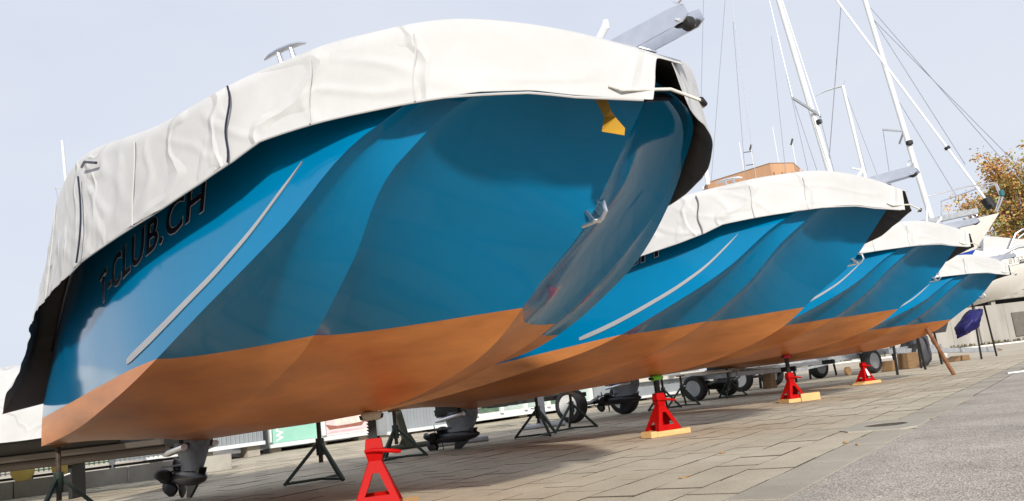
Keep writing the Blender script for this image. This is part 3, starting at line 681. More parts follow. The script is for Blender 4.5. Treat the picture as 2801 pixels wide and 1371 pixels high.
def trailer(name, label, wl, wr, fwd, back, frame_z, rimmat, frame_m=GALV, r=.27, wd=.19, jock=None, planks=None, extra=None):
    """wl: ground point of the near wheel, wr: far wheel; fwd/back: rail reach ahead of and behind the axle"""
    wl = Vector(wl); wr = Vector(wr); c = (wl+wr)/2; ax = (wr-wl).normalized(); d = Vector((ax.y, -ax.x, 0))
    root = empty(name, (c.x, c.y, 0)); tag(root, label, 'trailer', 'boat trailers behind the row')
    c0 = Vector((0, 0, 0)); hw = (wr-wl).length/2
    for sgn in(-1, 1): wheel(root, ax*hw*sgn+Vector((0, 0, r)), -ax if sgn > 0 else ax, r, wd, rimmat)
    MB().bar(-ax*hw+Vector((0, 0, r)), ax*hw+Vector((0, 0, r)), .06, .06).build('axle', RATCHET, root)
    for sgn in(-1, 1):
        a = ax*sgn*(hw-.16)
        MB().bar(a-d*back+Vector((0, 0, frame_z)), a+d*fwd*.55+Vector((0, 0, frame_z)), .05, .09).build('side_rail', frame_m, root, .004)
        MB().bar(a+d*fwd*.55+Vector((0, 0, frame_z)), d*fwd+Vector((0, 0, frame_z-.02)), .05, .08).build('draw_rail', frame_m, root, .004)
        sp = MB(); sp.tube([a+d*u+Vector((0, 0, frame_z-.06-.10*(1-(u/.4)**2))) for u in(-.4, -.25, 0, .25, .4)], .022, 6); sp.build('leaf_spring', GALV, root)
    for u in(-back*.95, -back*.4, fwd*.3): MB().bar(-ax*(hw-.16)+d*u+Vector((0, 0, frame_z-.005)), ax*(hw-.16)+d*u+Vector((0, 0, frame_z-.005)), .06, .07).build('cross_member', frame_m, root, .004)
    tip = d*fwd
    MB().bar(d*(fwd-.2)+Vector((0, 0, frame_z-.02)), d*(fwd+.25)+Vector((0, 0, frame_z-.02)), .09, .09).build('coupling', RATCHET, root, .01)
    if jock:
        jp = d*(fwd-.25); j = empty('jockey_wheel'); j.parent = root
        MB().tube([jp+Vector((0, 0, frame_z+.2)), jp+Vector((0, 0, .16))], .024, 10).build('stem', GALV, j)
        A = Matrix.Translation(jp+Vector((0, 0, .09))) @ ax.to_track_quat('Z', 'Y').to_matrix().to_4x4()
        MB().lathe([(.05, -.035), (.09, -.03), (.09, .03), (.05, .035)], A, 16).build('tyre', BLACK, j); MB().box(jp+Vector((0, 0, .15)), (.04, .09, .1)).build('fork', GALV, j)
    if planks:
        for k in range(planks): MB().bar(ax*(-hw*.9+k*.16)-d*back*.9+Vector((0, 0, frame_z+.07+.03*(k % 2))), ax*(-hw*.9+k*.16)+d*fwd*.5+Vector((0, 0, frame_z+.07+.03*(k % 2))), .12, .035).build('plank', mat('pale_board', (.62, .58, .50), .7, 0, .12, 4), root)
    return root
trailer('boat_trailer', 'dark boat trailer with white rimmed wheel behind the second blue boat', (.62, 12.85, 0), (1.55, 13.95, 0), -2.2, 2.0, .40, RIMW, RATCHET, .26, .2)
trailer('boat_trailer', 'low trailer with black tyre right of the second red jack stand', (3.16, 16.1, 0), (4.0, 17.1, 0), 1.5, 1.6, .42, RIMG, GALV, .24, .2, planks=5)
trailer('boat_trailer', 'trailer with pale white hub wheel left of the third red jack stand', (4.75, 18.9, 0), (5.8, 20.1, 0), 1.6, 1.8, .45, RIMW, mat('white_frame', (.6, .6, .58), .5), .28, .2, planks=4)
# the long galvanised trailer: rails run along the row
def long_trailer():
    root = empty('boat_trailer', (8.73, 21.4, 0)); tag(root, 'long galvanised trailer with grey rimmed wheel left of the concrete wall', 'trailer', 'boat trailers behind the row')
    d = Vector((.83, .557, 0)); ax = Vector((-.557, .83, 0)); o0 = Vector((0, 0, 0))
    wheel(root, Vector((0, 0, .31)), ax, .31, .22, RIMG); wheel(root, d*2.2+ax*.1+Vector((0, 0, .31)), ax, .31, .22, RIMG)
    wheel(root, ax*1.6+Vector((0, 0, .31)), ax, .31, .22, RIMG)
    for k, off in enumerate((.28, 1.4)):
        MB().bar(ax*off-d*3.6+Vector((0, 0, .44)), ax*off+d*3.2+Vector((0, 0, .52)), .06, .13).build('side_rail', GALV, root, .005)
        MB().bar(ax*off-d*2.6+Vector((0, 0, .30)), ax*off-d*.9+Vector((0, 0, .40)), .04, .06).build('brace', GALV, root, .004)
    MB().bar(ax*.1+d*.9+Vector((0, 0, .50)), ax*.1+d*6.3+Vector((0, 0, .18)), .09, .13).build('drawbar', GALV, root, .005)
    MB().tube([ax*.1+d*6.25+Vector((0, 0, .19)), ax*.1+d*6.6+Vector((0, 0, .15))], [.05, .02], 10).build('coupling', OLDWOOD, root)
    MB().bar(d*.3+ax*.2+Vector((0, 0, .44)), d*.3+ax*1.6+Vector((0, 0, .44)), .08, .08).build('cross_member', GALV, root)
    MB().bar(-d*3+ax*.2+Vector((0, 0, .40)), -d*3+ax*1.6+Vector((0, 0, .40)), .08, .08).build('cross_member', GALV, root)
    A = Matrix.Translation(-d*.75+ax*.2+Vector((0, 0, .13))) @ ax.to_track_quat('Z', 'Y').to_matrix().to_4x4()
    MB().lathe([(.05, -.04), (.11, -.035), (.11, .035), (.05, .04)], A, 18).build('support_wheel', OLDWOOD, root)
    # upright winch post with chains near the drawbar
    p = d*4.4+ax*1.0
    for dx in(-.25, .25): MB().tube([p+d*dx+Vector((0, 0, .4)), p+d*dx*.7+Vector((0, 0, 2.1))], .022, 8).build('winch_post', GALV, root)
    for dx in(-.3, .18):
        ch = MB()
        for k in range(12): q = p+d*dx+Vector((.03*(k % 2), 0, 1.5-k*.085)); ch.tube([q+Vector((.025*math.cos(a), .02*math.sin(a)*(k % 2), .045*math.sin(a))) for a in [i*1.0472 for i in range(7)]], .011, 5, False)
        ch.build('chain', RATCHET, root)
    MB().box(p+Vector((0, 0, .42)), (.9, .2, .22), Matrix.Rotation(.59, 3, 'Z')).build('winch_frame', GALV, root, .01)
    j = p+d*.05-ax*.35
    A = Matrix.Translation(j+Vector((0, 0, .15))) @ ax.to_track_quat('Z', 'Y').to_matrix().to_4x4()
    MB().lathe([(.06, -.04), (.15, -.035), (.15, .035), (.06, .04)], A, 18).build('jockey_wheel', RIMW, root)
    return root
long_trailer()
ch_l = ['brown timber chock behind the grey rimmed wheel of the long trailer', 'large brown timber chock between the two wheels of the long trailer', 'dark timber wedge under the jockey wheel of the long trailer', 'tan timber chock beside the white hub wheel']
for k, (p, dm, rz) in enumerate([((9.15, 21.45), (.22, .3, .26), .6), ((9.95, 22.0), (.62, .3, .40), .58), ((12.2, 24.0), (.6, .35, .14), .3), ((5.35, 18.85), (.2, .26, .33), .5)]):
    mb = MB(); mb.prism([(-dm[0]/2, -dm[1]/2, 0), (dm[0]/2, -dm[1]/2, 0), (dm[0]/2*.95, -dm[1]/2, dm[2]), (-dm[0]/2*(.9 if k == 1 else .2), -dm[1]/2, dm[2])], (0, dm[1], 0))
    tag(mb.build('wheel_chock', OLDWOOD, None, .008, 30, (*p, 0), (0, 0, rz)), ch_l[k], 'chock', 'timber chocks')
# rusty prop under the bow of the farthest boat
a = bw(3, 3.95, .15, KZ(3.95/L)+.10); mb = MB(); mb.tube([a, Vector((a.x+.42, a.y+.25, 0))], .032, 10)
tag(mb.build('timber_prop', mat('rusty_prop', (.25, .11, .05), .8, .1, .4, 12, .2, 60)), 'slanted rusty brown prop under the bow of the farthest blue boat', 'prop')

# steel cradle legs behind the second boat
def cradle_leg(p, h, rz, label, lean=0, m=GALV):
    root = empty('cradle_leg', (*p, 0), (0, 0, rz)); tag(root, label, 'cradle leg', 'steel cradle legs')
    MB().bar((lean, 0, h), (0, 0, .03), .085, .085).build('upright', m, root, .005)
    MB().tube([(-.32, 0, .035), (.32, 0, .035)], .035, 12).build('foot', m, root)
    MB().prism([(-.12, -.006, .06), (.12, -.006, .06), (.04, -.006, .2), (-.04, -.006, .2)], (0, .012, 0)).build('gusset', m, root)
cradle_leg((-.88, 10.5), 1.5, .12, 'light steel cradle leg with round foot behind the second stern drive')
cradle_leg((.16, 12.3), 1.5, .2, 'light steel cradle leg just left of the white trailer wheel')
cradle_leg((-1.62, 10.9), 1.3, .5, 'slanted olive steel prop left of the second stern drive', -.28, mat('olive_steel', (.08, .085, .06), .55, .3, .3, 12))

# ------------------------------------------------------------------ the row of container cabins behind
FD = Vector((.766, .643, 0)); FN = Vector((.643, -.766, 0)); PF = Vector((-5.6, 13.65, 0)); FROT = math.atan2(FD.y, FD.x)
CLAD = mat('grey_corrugated_cladding', (.30, .325, .345), .5, .2, .1, 3, .03, 40); WFRAME = mat('white_frame_paint', (.66, .68, .67), .45, 0, .06)
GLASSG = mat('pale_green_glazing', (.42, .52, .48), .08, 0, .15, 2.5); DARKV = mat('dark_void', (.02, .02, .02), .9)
def cabin(u0, u1, off, kind, label, z0=.18, hgt=2.5, dep=2.4):
    o = PF+FD*u0+FN*off; root = empty('container_cabin', o, (0, 0, FROT)); tag(root, label, 'cabin', 'cabins behind the boats'); wd = u1-u0   # local x along the front, y inwards
    MB().box((wd/2, dep/2+.03, z0+hgt/2), (wd, dep, hgt)).build('body', CLAD if kind == 'clad' else WFRAME, root)
    if kind == 'clad':
        n = int(wd/.075)
        for k in range(n): MB().prism([(k*.075+.012, .03, z0+.06), (k*.075+.024, 0, z0+.06), (k*.075+.05, 0, z0+.06), (k*.075+.062, .03, z0+.06)], (0, 0, hgt-.12)).build('rib', CLAD, root, smooth=0)
        MB().box((wd/2, 0, z0+.03), (wd+.02, .07, .06)).build('sill', WFRAME, root); 
    else:
        MB().box((wd/2, .0, z0+.03), (wd+.04, .09, .06)).build('sill', WFRAME, root, .004)
        n = kind
        for k in range(n+1): MB().box((k*wd/n, -.005, z0+hgt/2+.05), (.075, .10, hgt-.1)).build('mullion', WFRAME, root, .004)
    for x_ in(.15, wd*.5, wd-.15): MB().box((x_, .25, z0/2-.005), (.22, .3, z0-.01)).build('footing_block', mat('concrete_block', (.36, .33, .28), .9, 0, .15, 8, .2, 50), root)
    return root, wd, z0
cabin(-.6, 1.30, 0, 'clad', 'grey corrugated container left of the poster cabin')
r_, wd_, z_ = cabin(1.62, 3.72, -.55, 2, 'white framed cabin with a green poster and a ship poster', .08)
POSTG = mat('green_poster', (.22, .50, .40), .5, 0, .0, .8, 0, 60, 0, (.38, .62, .52)); POSTS = mat('sunset_poster', (.62, .48, .48), .5, 0, 0, 1.3, 0, 60, 0, (.66, .62, .66), (1, 1, 3))
gp = MB().box((wd_*.25, .025, z_+.83), (wd_*.5-.11, .02, 1.5)).build('green_poster', POSTG, r_)
sp = MB().box((wd_*.75, .025, z_+.83), (wd_*.5-.11, .02, 1.5)).build('ship_poster', POSTS, r_)
tm = text_mesh('WWW', .19, .006); 
for v in tm.vertices: x_, y_ = v.co.x, v.co.y; v.co = (.28-y_, .0125, z_+.11+x_)
tm.name = 'poster_lettering'; tm.materials.clear(); tm.materials.append(WHITEV); to = bpy.data.objects.new('poster_lettering', tm); COL.objects.link(to); to.parent = gp
def flat(poly, m, name, par, y=.012): return MB().prism([(a, y, b) for a, b in poly], (0, -.002, 0)).build(name, m, par, smooth=0)
BRN = mat('print_brown', (.28, .11, .08), .5, 0, .25, 6); CREAM = mat('print_cream', (.75, .6, .5), .5, 0, .2, 9)
x0 = wd_*.55; flat([(x0+.04, .27), (x0+.72, .28), (x0+.80, .36), (x0+.55, .335), (x0+.2, .325), (x0-.03, .37)], BRN, 'printed_hull', sp)
for k, (a, b, h_) in enumerate([(.18, .34, .42), (.38, .52, .5), (.56, .70, .38), (.74, .84, .28)]): flat([(x0+a*.85, .345), (x0+b*.85, .345), (x0+b*.85-.03, .345+h_), (x0+a*.85+.05, .345+h_*.9)], CREAM, 'printed_sail', sp)
flat([(x0-.02, .20), (x0+.7, .21), (x0+.8, .235), (x0+.1, .24)], mat('print_rose', (.62, .42, .42), .5), 'printed_wave', sp)
cabin(3.80, 5.25, -.1, 'clad', 'grey corrugated container right of the poster cabin', .04)
r_, wd_, z_ = cabin(5.35, 9.4, -.25, 6, 'white framed glazed cabin with pale green panes', .06)
for k in range(6):
    if k % 3 == 1: GP = mat('dark_green_glazing', (.10, .16, .11), .07, 0, .5, 3)
    else: GP = GLASSG
    MB().box(((k+.5)*wd_/6, .022, z_+1.15), (wd_/6-.085, .012, 2.0)).build('pane', GP, r_)
cabin(9.5, 13.5, -.2, 'clad', 'grey container at the far end of the cabin row', .06)

# ------------------------------------------------------------------ left: kerb wall, lattice fence, covered boat
CONC = mat('stained_concrete', (.20, .19, .165), .9, 0, 0, 1.6, .3, 30, 0, (.40, .38, .335))
kp = gnd(0, 1369); kd = (gnd(300, 1328)-kp).normalized(); kn = Vector((kd.y, -kd.x, 0))
mb = MB()
for k in range(12):
    a = -4.2+k*.62+.004; b = a+.612
    if b > 2.9: break
    mb.bar(kp+kd*a+Vector((0, 0, .095))-kn*.09, kp+kd*b+Vector((0, 0, .095))-kn*.09, .2, .2)
tag(mb.build('kerb_wall', CONC, None, .006), 'low stained concrete kerb wall under the lattice fence', 'kerb wall')
fr_ = empty('lattice_fence', kp-kn*.10); tag(fr_, 'white and green lattice fence on the concrete kerb wall', 'fence')
LATW = mat('white_lattice', (.62, .64, .62), .5); LATG = mat('green_lattice', (.20, .46, .26), .5)
for k in range(8):
    a = -4.2+k*.9
    MB().bar(kd*a+Vector((0, 0, .19)), kd*a+Vector((0, 0, 1.5)), .05, .05).build('post', LATW, fr_)
    if k == 7: break
    m_ = LATG if k in(2, 5) else LATW; pn = MB()
    for q in range(16): pn.bar(kd*(a+.04+q*.055)+Vector((0, 0, .27)), kd*(a+.04+q*.055)+Vector((0, 0, 1.35)), .012, .012)
    pn.build('lattice_bars', m_, fr_); pn = MB()
    for q in range(22): pn.bar(kd*(a+.03)+Vector((0, 0, .29+q*.05))-kn*.012, kd*(a+.87)+Vector((0, 0, .29+q*.05))-kn*.012, .012, .014)
    pn.build('lattice_bars', m_, fr_)
MB().bar(kd*-4.2+Vector((0, 0, .225)), kd*2.2+Vector((0, 0, .225)), .05, .03).build('bottom_rail', RATCHET, fr_)
for k, u in enumerate((.56, .98)):
    p = kp+kn*.18+kd*(u-.30)
    mb = MB(); mb.lathe([(.005, 0), (.08, .015), (.12, .07), (.13, .14), (.10, .21), (.04, .26), (.03, .29)], Matrix.Translation((p.x, p.y, .19)), 18)
    o = mb.build('mooring_buoy', mat('yellow_buoy', (.62, .47, .13), .5, 0, .12, 5)); MB().tube([(p.x, p.y, .47), (p.x, p.y, 1.0)], .008, 6).build('line', ROPE, o)
    tag(o, ['left of two yellow buoys hanging at the lattice fence', 'right of two yellow buoys hanging at the lattice fence'][k], 'buoy', 'yellow buoys')
# white covered work boat on bearers
wb = empty('covered_workboat', (-5.35, 8.75, 0), (0, 0, .06)); tag(wb, 'grey bottomed work boat under a bright white cover at the left edge', 'work boat')
DKH = mat('dark_hull_paint', (.012, .012, .014), .5); BRH = mat('brown_grey_hull', (.13, .11, .095), .6, 0, .15, 3)
def ex(poly, x0_, x1_, m, name, nose=0.): MB().prism([(x0_, y, z) for y, z in poly], (x1_-x0_, 0, 0)).build(name, m, wb, .01)
ex([(-.35, .51), (.6, .48), (.6, .70), (-.62, .66), (-.60, .62)], -3, 1.2, DKH, 'hull_side')
ex([(-.30, .44), (.5, .41), (.55, .475), (-.36, .505)], -3, 1.6, BRH, 'hull_bottom')
ex([(-.15, .35), (.3, .35), (.4, .405), (-.25, .435)], -3, 1.95, mat('brown_keel', (.075, .06, .05), .7, 0, .2, 3), 'keel_plank')
for x_ in(-1.5, .55, 1.7): MB().box((x_, .1, .172), (.04, .3, .345)).build('bearer', RATCHET, wb)
bm = bmesh.new(); rows = []
for i in range(40):
    x_ = -3+4.25*i/39; top = 1.44-.09*abs(x_-.15)-.38*sstep(.7, 1.25, x_); row = []
    for j, (y, zf) in enumerate([(-.72, .02), (-.71, .2), (-.68, .5), (-.62, .8), (-.5, .93), (-.25, .98), (0, 1.), (.3, .96), (.6, .7), (.7, .3), (.72, .02)]):
        z = lerp(.625, top, zf)+.02*noise.noise((x_*2, y*3, 1)); row.append(bm.verts.new((x_, y+.03*noise.noise((x_*3, zf*2, 3)), z)))
    rows.append(row)
for i in range(39):
    for j in range(10): bm.faces.new((rows[i][j], rows[i+1][j], rows[i+1][j+1], rows[i][j+1]))
bm.faces.new(rows[-1][::-1]); bmesh.ops.recalc_face_normals(bm, faces=bm.faces)
me = bpy.data.meshes.new('cover'); bm.to_mesh(me); bm.free(); me.materials.append(TARP); me.shade_smooth(); me.set_sharp_from_angle(angle=R(40)); o = bpy.data.objects.new('cover', me); COL.objects.link(o); o.parent = wb

# ------------------------------------------------------------------ sailboats behind: hulls, masts, rigging
GEL = mat('white_gelcoat', (.72, .70, .655), .25, 0, .03, 2, 0, 60, .2); BSTRIPE = mat('royal_blue_stripe', (.012, .06, .42), .35); MASTM = mat('white_mast', (.70, .71, .70), .35, .15, .05, 4); WIRE = mat('rigging_wire', (.34, .36, .40), .4, .6)
GREYDK = mat('grey_antifouling', (.055, .052, .055), .7, 0, .2, 2)
def yacht(name, label, bow, hd, Lh, beam, zdeck, zbot, stripe=None, bottom=GEL, legs=True):
    """white hull on a steel cradle; frame origin at the bow, x aft"""
    root = empty(name, (bow.x, bow.y, 0), (0, 0, R(hd)+math.pi)); tag(root, label, 'sailboat', 'yachts laid up behind')
    n = 26; m = 9; vs = []; fs = []
    for side in(1, -1):
        k0 = len(vs)
        for i in range(n):
            t = i/(n-1); hb = beam/2*(math.sin(min(1, t*1.55)*1.5708)**.8)*(1-.25*sstep(.75, 1, t)); zd = zdeck-.26*math.sin(t*3.1416)*.9-.12*t
            for j in range(m):
                u = j/(m-1); z = lerp(zd, lerp(zbot+.45*(1-t)**2, zbot+.25*t*t, t), u); rake = .9*u*(1-t)**3*min(1, Lh/7)
                vs.append((t*Lh+rake, side*hb*(1-u**2.4*.96), z))
        for i in range(n-1):
            for j in range(m-1): fs.append((k0+i*m+j, k0+(i+1)*m+j, k0+(i+1)*m+j+1, k0+i*m+j+1))
    mb = MB(); mb.add(vs, fs); o = mb.build('hull', GEL, root, smooth=50)
    o.data.materials.append(BSTRIPE); o.data.materials.append(bottom)
    for p in o.data.polygons:
        z = p.center.z
        if stripe and stripe[0] < z < stripe[1]: p.material_index = 1
        if z < zbot+.45 and bottom is not GEL: p.material_index = 2
    dk = MB(); N = n*m; top = [vs[i*m] for i in range(n)]; bot = [vs[N+i*m] for i in range(n)]
    dk.add([(a, b, c+.01) for a, b, c in top+bot], [(i, i+1, n+i+1, n+i) for i in range(n-1)]); dk.build('deck', mat('grey_deck', (.45, .45, .45), .6), root)
    c = MB(); c.box((Lh*.48, 0, zdeck+.02), (Lh*.36, beam*.55, .55), None, .8); c.build('coachroof', GEL, root, .06)
    MB().prism([(Lh*.40, -.05, zbot+.2), (Lh*.62, -.05, zbot+.2), (Lh*.58, -.05, zbot-.45), (Lh*.44, -.05, zbot-.45)], (0, .1, 0)).build('fin_keel', GREYDK, root)
    if legs:
        for x_ in(.3, .7):
            for sd_ in(-1, 1): MB().bar((Lh*x_, sd_*beam*.42, 0), (Lh*x_, sd_*beam*.30, zbot+.35), .045, .045).build('cradle_post', RATCHET, root)
    return root
def loc(root, P): return root.matrix_world.inverted() @ P
def spar(root, a, b, r0, r1, name='mast', m=None, n=14): return MB().tube([loc(root, a), loc(root, b)], [r0, r1], n).build(name, m or MASTM, root)
def wire(root, a, b, r=.008): return MB().tube([loc(root, a), loc(root, b)], r, 5).build('stay', WIRE, root)
# yacht with the blue stripe whose bow shows above the third and fourth boats
BOW = at(2733, 580, 17.0)
yB = yacht('sailboat', 'white sailboat with royal blue stripe, pulpit and furled forestay behind the row', BOW, -40, 7.6, 2.5, BOW.z-.02, 1.55, (2.18, 2.36))
bpy.context.view_layer.update()
mf = at(2326, 661, 18.95); mtop = at(2027, -349, 18.95); dirm = (mtop-mf)
spar(yB, mf-dirm*.03, mtop, .078, .06)
fs0 = at(2704, 556, 17.35); MB().tube([loc(yB, fs0), loc(yB, fs0+(mtop-fs0)*.98)], .026, 8).build('furled_forestay', WHITEV, yB)
MB().tube([loc(yB, fs0-(mtop-fs0)*.012), loc(yB, fs0+(mtop-fs0)*.012)], .11, 14).build('furling_drum', BLACK, yB)
q = fs0+(mtop-fs0)*.142; MB().tube([loc(yB, q), loc(yB, q+(mtop-fs0)*.006)], .06, 10).build('halyard_swivel', BLACK, yB)
sp1 = at(2243, 308, 18.95)-Vector((0, 0, .08)); MB().bar(loc(yB, at(2168, 268, 18.3)), loc(yB, sp1), .035, .06).build('spreader', GALV, yB); MB().bar(loc(yB, sp1), loc(yB, at(2243, 320, 19.8)), .035, .06).build('spreader', GALV, yB)
MB().lathe([(.02, 0), (.07, .02), (.07, .1), (.02, .12)], Matrix.Translation(loc(yB, at(2242, 340, 18.86))), 12).build('deck_light', BLACK, yB)
for px0, px1 in [((2168, 268), (2300, 660)), ((2168, 268), (2090, -60)), ((2243, 320), (2330, 660)), ((2243, 318), (2120, -60))]: wire(yB, at(*px0, 18.6), at(*px1, 18.9), .007)
wire(yB, at(2300, 20, 19), at(2265, 470, 19.6), .012)
# pulpit
pb = BOW; hx = Vector((math.cos(R(-40)), math.sin(R(-40)), 0)); hy = Vector((-hx.y, hx.x, 0))
for sg in(-1, 1):
    P = [pb-hx*1.25+hy*sg*.62+Vector((0, 0, .0)), pb-hx*1.15+hy*sg*.55+Vector((0, 0, .56)), pb-hx*.4+hy*sg*.3+Vector((0, 0, .62)), pb+hx*.05+hy*sg*.12+Vector((0, 0, .60)), pb+hx*.10+hy*sg*.11+Vector((0, 0, .3)), pb-hx*.05+hy*sg*.08+Vector((0, 0, .02))]
    MB().tube([loc(yB, p) for p in P], .016, 8).build('pulpit', STEEL, yB)
MB().lathe([(.03, 0), (.05, .02), (.05, .12), (.03, .14)], Matrix.Translation(loc(yB, pb+hx*.14+hy*-.14+Vector((0, 0, .28)))), 12).build('bow_light', mat('teal_lens', (.01, .12, .13), .2), yB)
MB().bar(loc(yB, pb-hx*1.5-hy*.25+Vector((0, 0, .06))), loc(yB, pb-hx*.35-hy*.1+Vector((0, 0, .10))), .12, .12).build('anchor_box', GALV, yB, .01)
# two more yachts of which mainly the masts show
def masted(label, foot, top_, Y, r0, r1, hd, setb, zdeck, zbot, nm='sailboat'):
    f = at(*foot, Y); t_ = at(*top_, Y); h = Vector((math.cos(R(hd)), math.sin(R(hd)), 0)); d_ = t_-f; f2 = f-d_*((f.z-zdeck)/d_.z)
    y_ = yacht(nm, label, Vector((f2.x, f2.y, zdeck))+h*2.7, hd, 7.0, 2.3, zdeck, zbot); bpy.context.view_layer.update(); spar(y_, f2, t_, r0, r1, m=WIRE if r0 < .02 else None); return y_
yC = masted('white sailboat with the tall right hand mast and short spreaders', (2545, 590), (2320, -150), 24, .085, .07, -40, 0, 2.5, 1.3)
MB().bar(loc(yC, at(2415, 355, 23.6)), loc(yC, at(2472, 359, 24)), .04, .05).build('spreader', GALV, yC); MB().bar(loc(yC, at(2472, 359, 24)), loc(yC, at(2460, 393, 24.8)), .04, .05).build('spreader', GALV, yC)
MB().lathe([(.03, 0), (.10, .03), (.10, .13), (.03, .16)], Matrix.Translation(loc(yC, at(2489, 398, 23.9))), 12).build('deck_light', BLACK, yC)
for a, b in [((2385, 50), (2801, 470)), ((2375, 15), (2801, 505)), ((2380, 40), (2640, 450)), ((2460, 280), (2615, 535)), ((2415, 355), (2450, 590))]: wire(yC, at(*a, 24), at(*b, 23), .011)
yD = masted('small sailboat with a thin mast carrying a curved masthead arm', (2365, 480), (2305, 235), 22, .05, .045, -40, 0, 2.4, 1.3)
pts = [loc(yD, at(*p, 22)) for p in((2305, 235), (2285, 240), (2260, 248), (2240, 258), (2228, 266))]; MB().tube(pts, [.03, .03, .025, .012, .008], 8).build('masthead_arm', GALV, yD)
MB().bar(loc(yD, at(2330, 460, 22)), loc(yD, at(2362, 466, 22)), .03, .04).build('spreader', GALV, yD)
for a, b in [((2308, 240), (2400, 480)), ((2308, 240), (2370, 470)), ((2306, 236), (2312, 220))]: wire(yD, at(*a, 22), at(*b, 22.3), .006)
yE = masted('distant sailboat with a thin mast at the far left', (186, 560), (170, 385), 42, .10, .07, -30, 0, 2.2, 1.2)
MB().bar(loc(yE, at(150, 513, 42)), loc(yE, at(198, 518, 42)), .05, .06).build('spreader', GALV, yE)
for px in((186, 520, 193, 640), (152, 514, 180, 640)): wire(yE, at(px[0], px[1], 42), at(px[2], px[3], 42), .012)
# tall stays that cross the sky left of the masts
yF = masted('sailboat hidden behind the second blue boat with long thin stays against the sky', (2070, 500), (1960, -300), 30, .012, .012, -40, 0, 2.3, 1.2)
for a, b in [((1925, -20), (1912, 500)), ((1985, -20), (1945, 500)), ((2005, 60), (2040, 500)), ((2110, 100), (2150, 480)), ((2150, 200), (2215, 490))]: wire(yF, at(*a, 30), at(*b, 30), .010)

# white motor yacht behind the wall
mY = 62
my = empty('motor_yacht', at(2760, 800, mY).to_tuple()); tag(my, 'cream white motor yacht with dark bottom on posts behind the concrete wall', 'yacht'); bpy.context.view_layer.update()
def ml(px, py, Y): return my.matrix_world.inverted() @ at(px, py, Y)
hull = [((2560, 665), (2560, 720), (2590, 830)), ((2700, 690), (2690, 760), (2670, 835)), ((2801, 675), (2801, 725), (2801, 797)), ((2960, 650), (2960, 700), (2960, 770))]
vs = []; fs = []
for k, (a, b, c_) in enumerate(hull):
    vs += [ml(a[0], a[1], mY), ml(b[0], b[1], mY), ml(c_[0], c_[1]-36, mY+.6), ml(c_[0], c_[1], mY+1.6), ml(a[0], a[1], mY+5), ml(c_[0], c_[1], mY+4)]
for k in range(3):
    for j in range(3): fs.append((k*6+j, k*6+6+j, k*6+7+j, k*6+1+j))
    fs += [(k*6, k*6+4, k*6+10, k*6+6), (k*6+3, k*6+9, k*6+11, k*6+5), (k*6+4, k*6+5, k*6+11, k*6+10)]
fs += [(0, 1, 2, 3, 5, 4), (18, 22, 23, 21, 20, 19)]
o = MB().add(vs, fs).build('hull', GEL, my, smooth=40); o.data.materials.append(GREYDK)
for p in o.data.polygons:
    if sorted(p.vertices)[0] % 6 in(2, 3) and len(p.vertices) == 4 and all(v % 6 in(2, 3, 5) for v in p.vertices): p.material_index = 1
cv = MB(); A_ = [(2690, 645), (2801, 655), (2960, 640), (2960, 660), (2801, 684), (2735, 690), (2690, 690)]
cv.prism([ml(a, b, mY+.5) for a, b in A_], Vector((0, 4, .3))); cv.build('deckhouse_cover', TARP, my)
MB().tube([ml(2735, 700, mY), ml(2785, 676, mY), ml(2860, 668, mY)], .12, 8).build('rub_rail', GALV, my)
MB().tube([ml(2762, 680, mY), ml(2778, 640, mY), ml(2795, 628, mY), ml(2860, 618, mY)], .07, 8).build('handrail', STEEL, my)
MB().tube([ml(2785, 652, mY+2), ml(2800, 640, mY+2), ml(2860, 632, mY+2)], .06, 8).build('handrail', STEEL, my)
tm = text_mesh('8132', .55, .0); b0 = ml(2762, 722, mY-.08); b1 = ml(2786, 716, mY-.08); ux = (b1-b0).normalized(); 
for v in tm.vertices: x_, y_ = v.co.x, v.co.y; v.co = b0+ux*x_+Vector((0, 0, 1))*y_
tm.name = 'registration'; tm.materials.clear(); tm.materials.append(mat('pale_grey_print', (.42, .40, .37), .5)); to = bpy.data.objects.new('registration', tm); COL.objects.link(to); to.parent = my
for dz in(0, 8): MB().bar(ml(2789, 713+dz*.7, mY-.06), ml(2850, 700+dz*.7, mY-.06), .02, .08).build('trim_line', NAVY, my)
for px in(2744, 2850): MB().bar(ml(px, 838, mY+1.8), ml(px-4, 790, mY+1.8), .5, .5).build('support_post', mat('pale_post', (.5, .52, .5), .6), my)

# ------------------------------------------------------------------ concrete wall, tree, tower at the right
WALLC = mat('board_marked_concrete', (.25, .235, .21), .9, 0, 0, .5, .25, 8, 0, (.43, .41, .375), (1, 1, .25))
wr = empty('concrete_wall', (20, 58.4, 0), (0, 0, .045)); tag(wr, 'tall pale concrete retaining wall with ribs and a coping beam', 'wall')
for k in range(16): 
    MB().box((k*2.0+1.0, .3, 1.4), (1.985, .5, 2.8)).build('panel', WALLC, wr)
    if k % 2 == 0: MB().box((k*2.0, .0, 1.4), (.28, .3, 2.8)).build('rib', WALLC, wr, .02)
for k in range(8): MB().box((k*4.0+2.0, .2, 3.35), (3.99, .7, .5)).build('coping_beam', CONC, wr, .03)
for k in range(10): MB().box((k*3.2+.6, .35, 2.95), (.3, .4, .30)).build('spacer', WALLC, wr)
MB().box((16, .8, 2.95), (32, .3, .32)).build('slot_shadow_board', DARKV, wr)  # dark board that paints the shade inside the slot below the coping
MB().box((14.9, .02, 1.25), (.95, .1, 1.7)).build('hatch', mat('dark_hatch', (.12, .105, .09), .8, 0, .2, 3), wr, .02)
mb = MB(); mb.box((37, 57.2, .05), (36, .5, .10), Matrix.Rotation(.045, 3, 'Z')); tag(mb.build('pale_kerb', mat('pale_kerb', (.62, .61, .58), .7, 0, .1, 2)), kind='structure')
mb = MB()
rnd = random.Random(3)
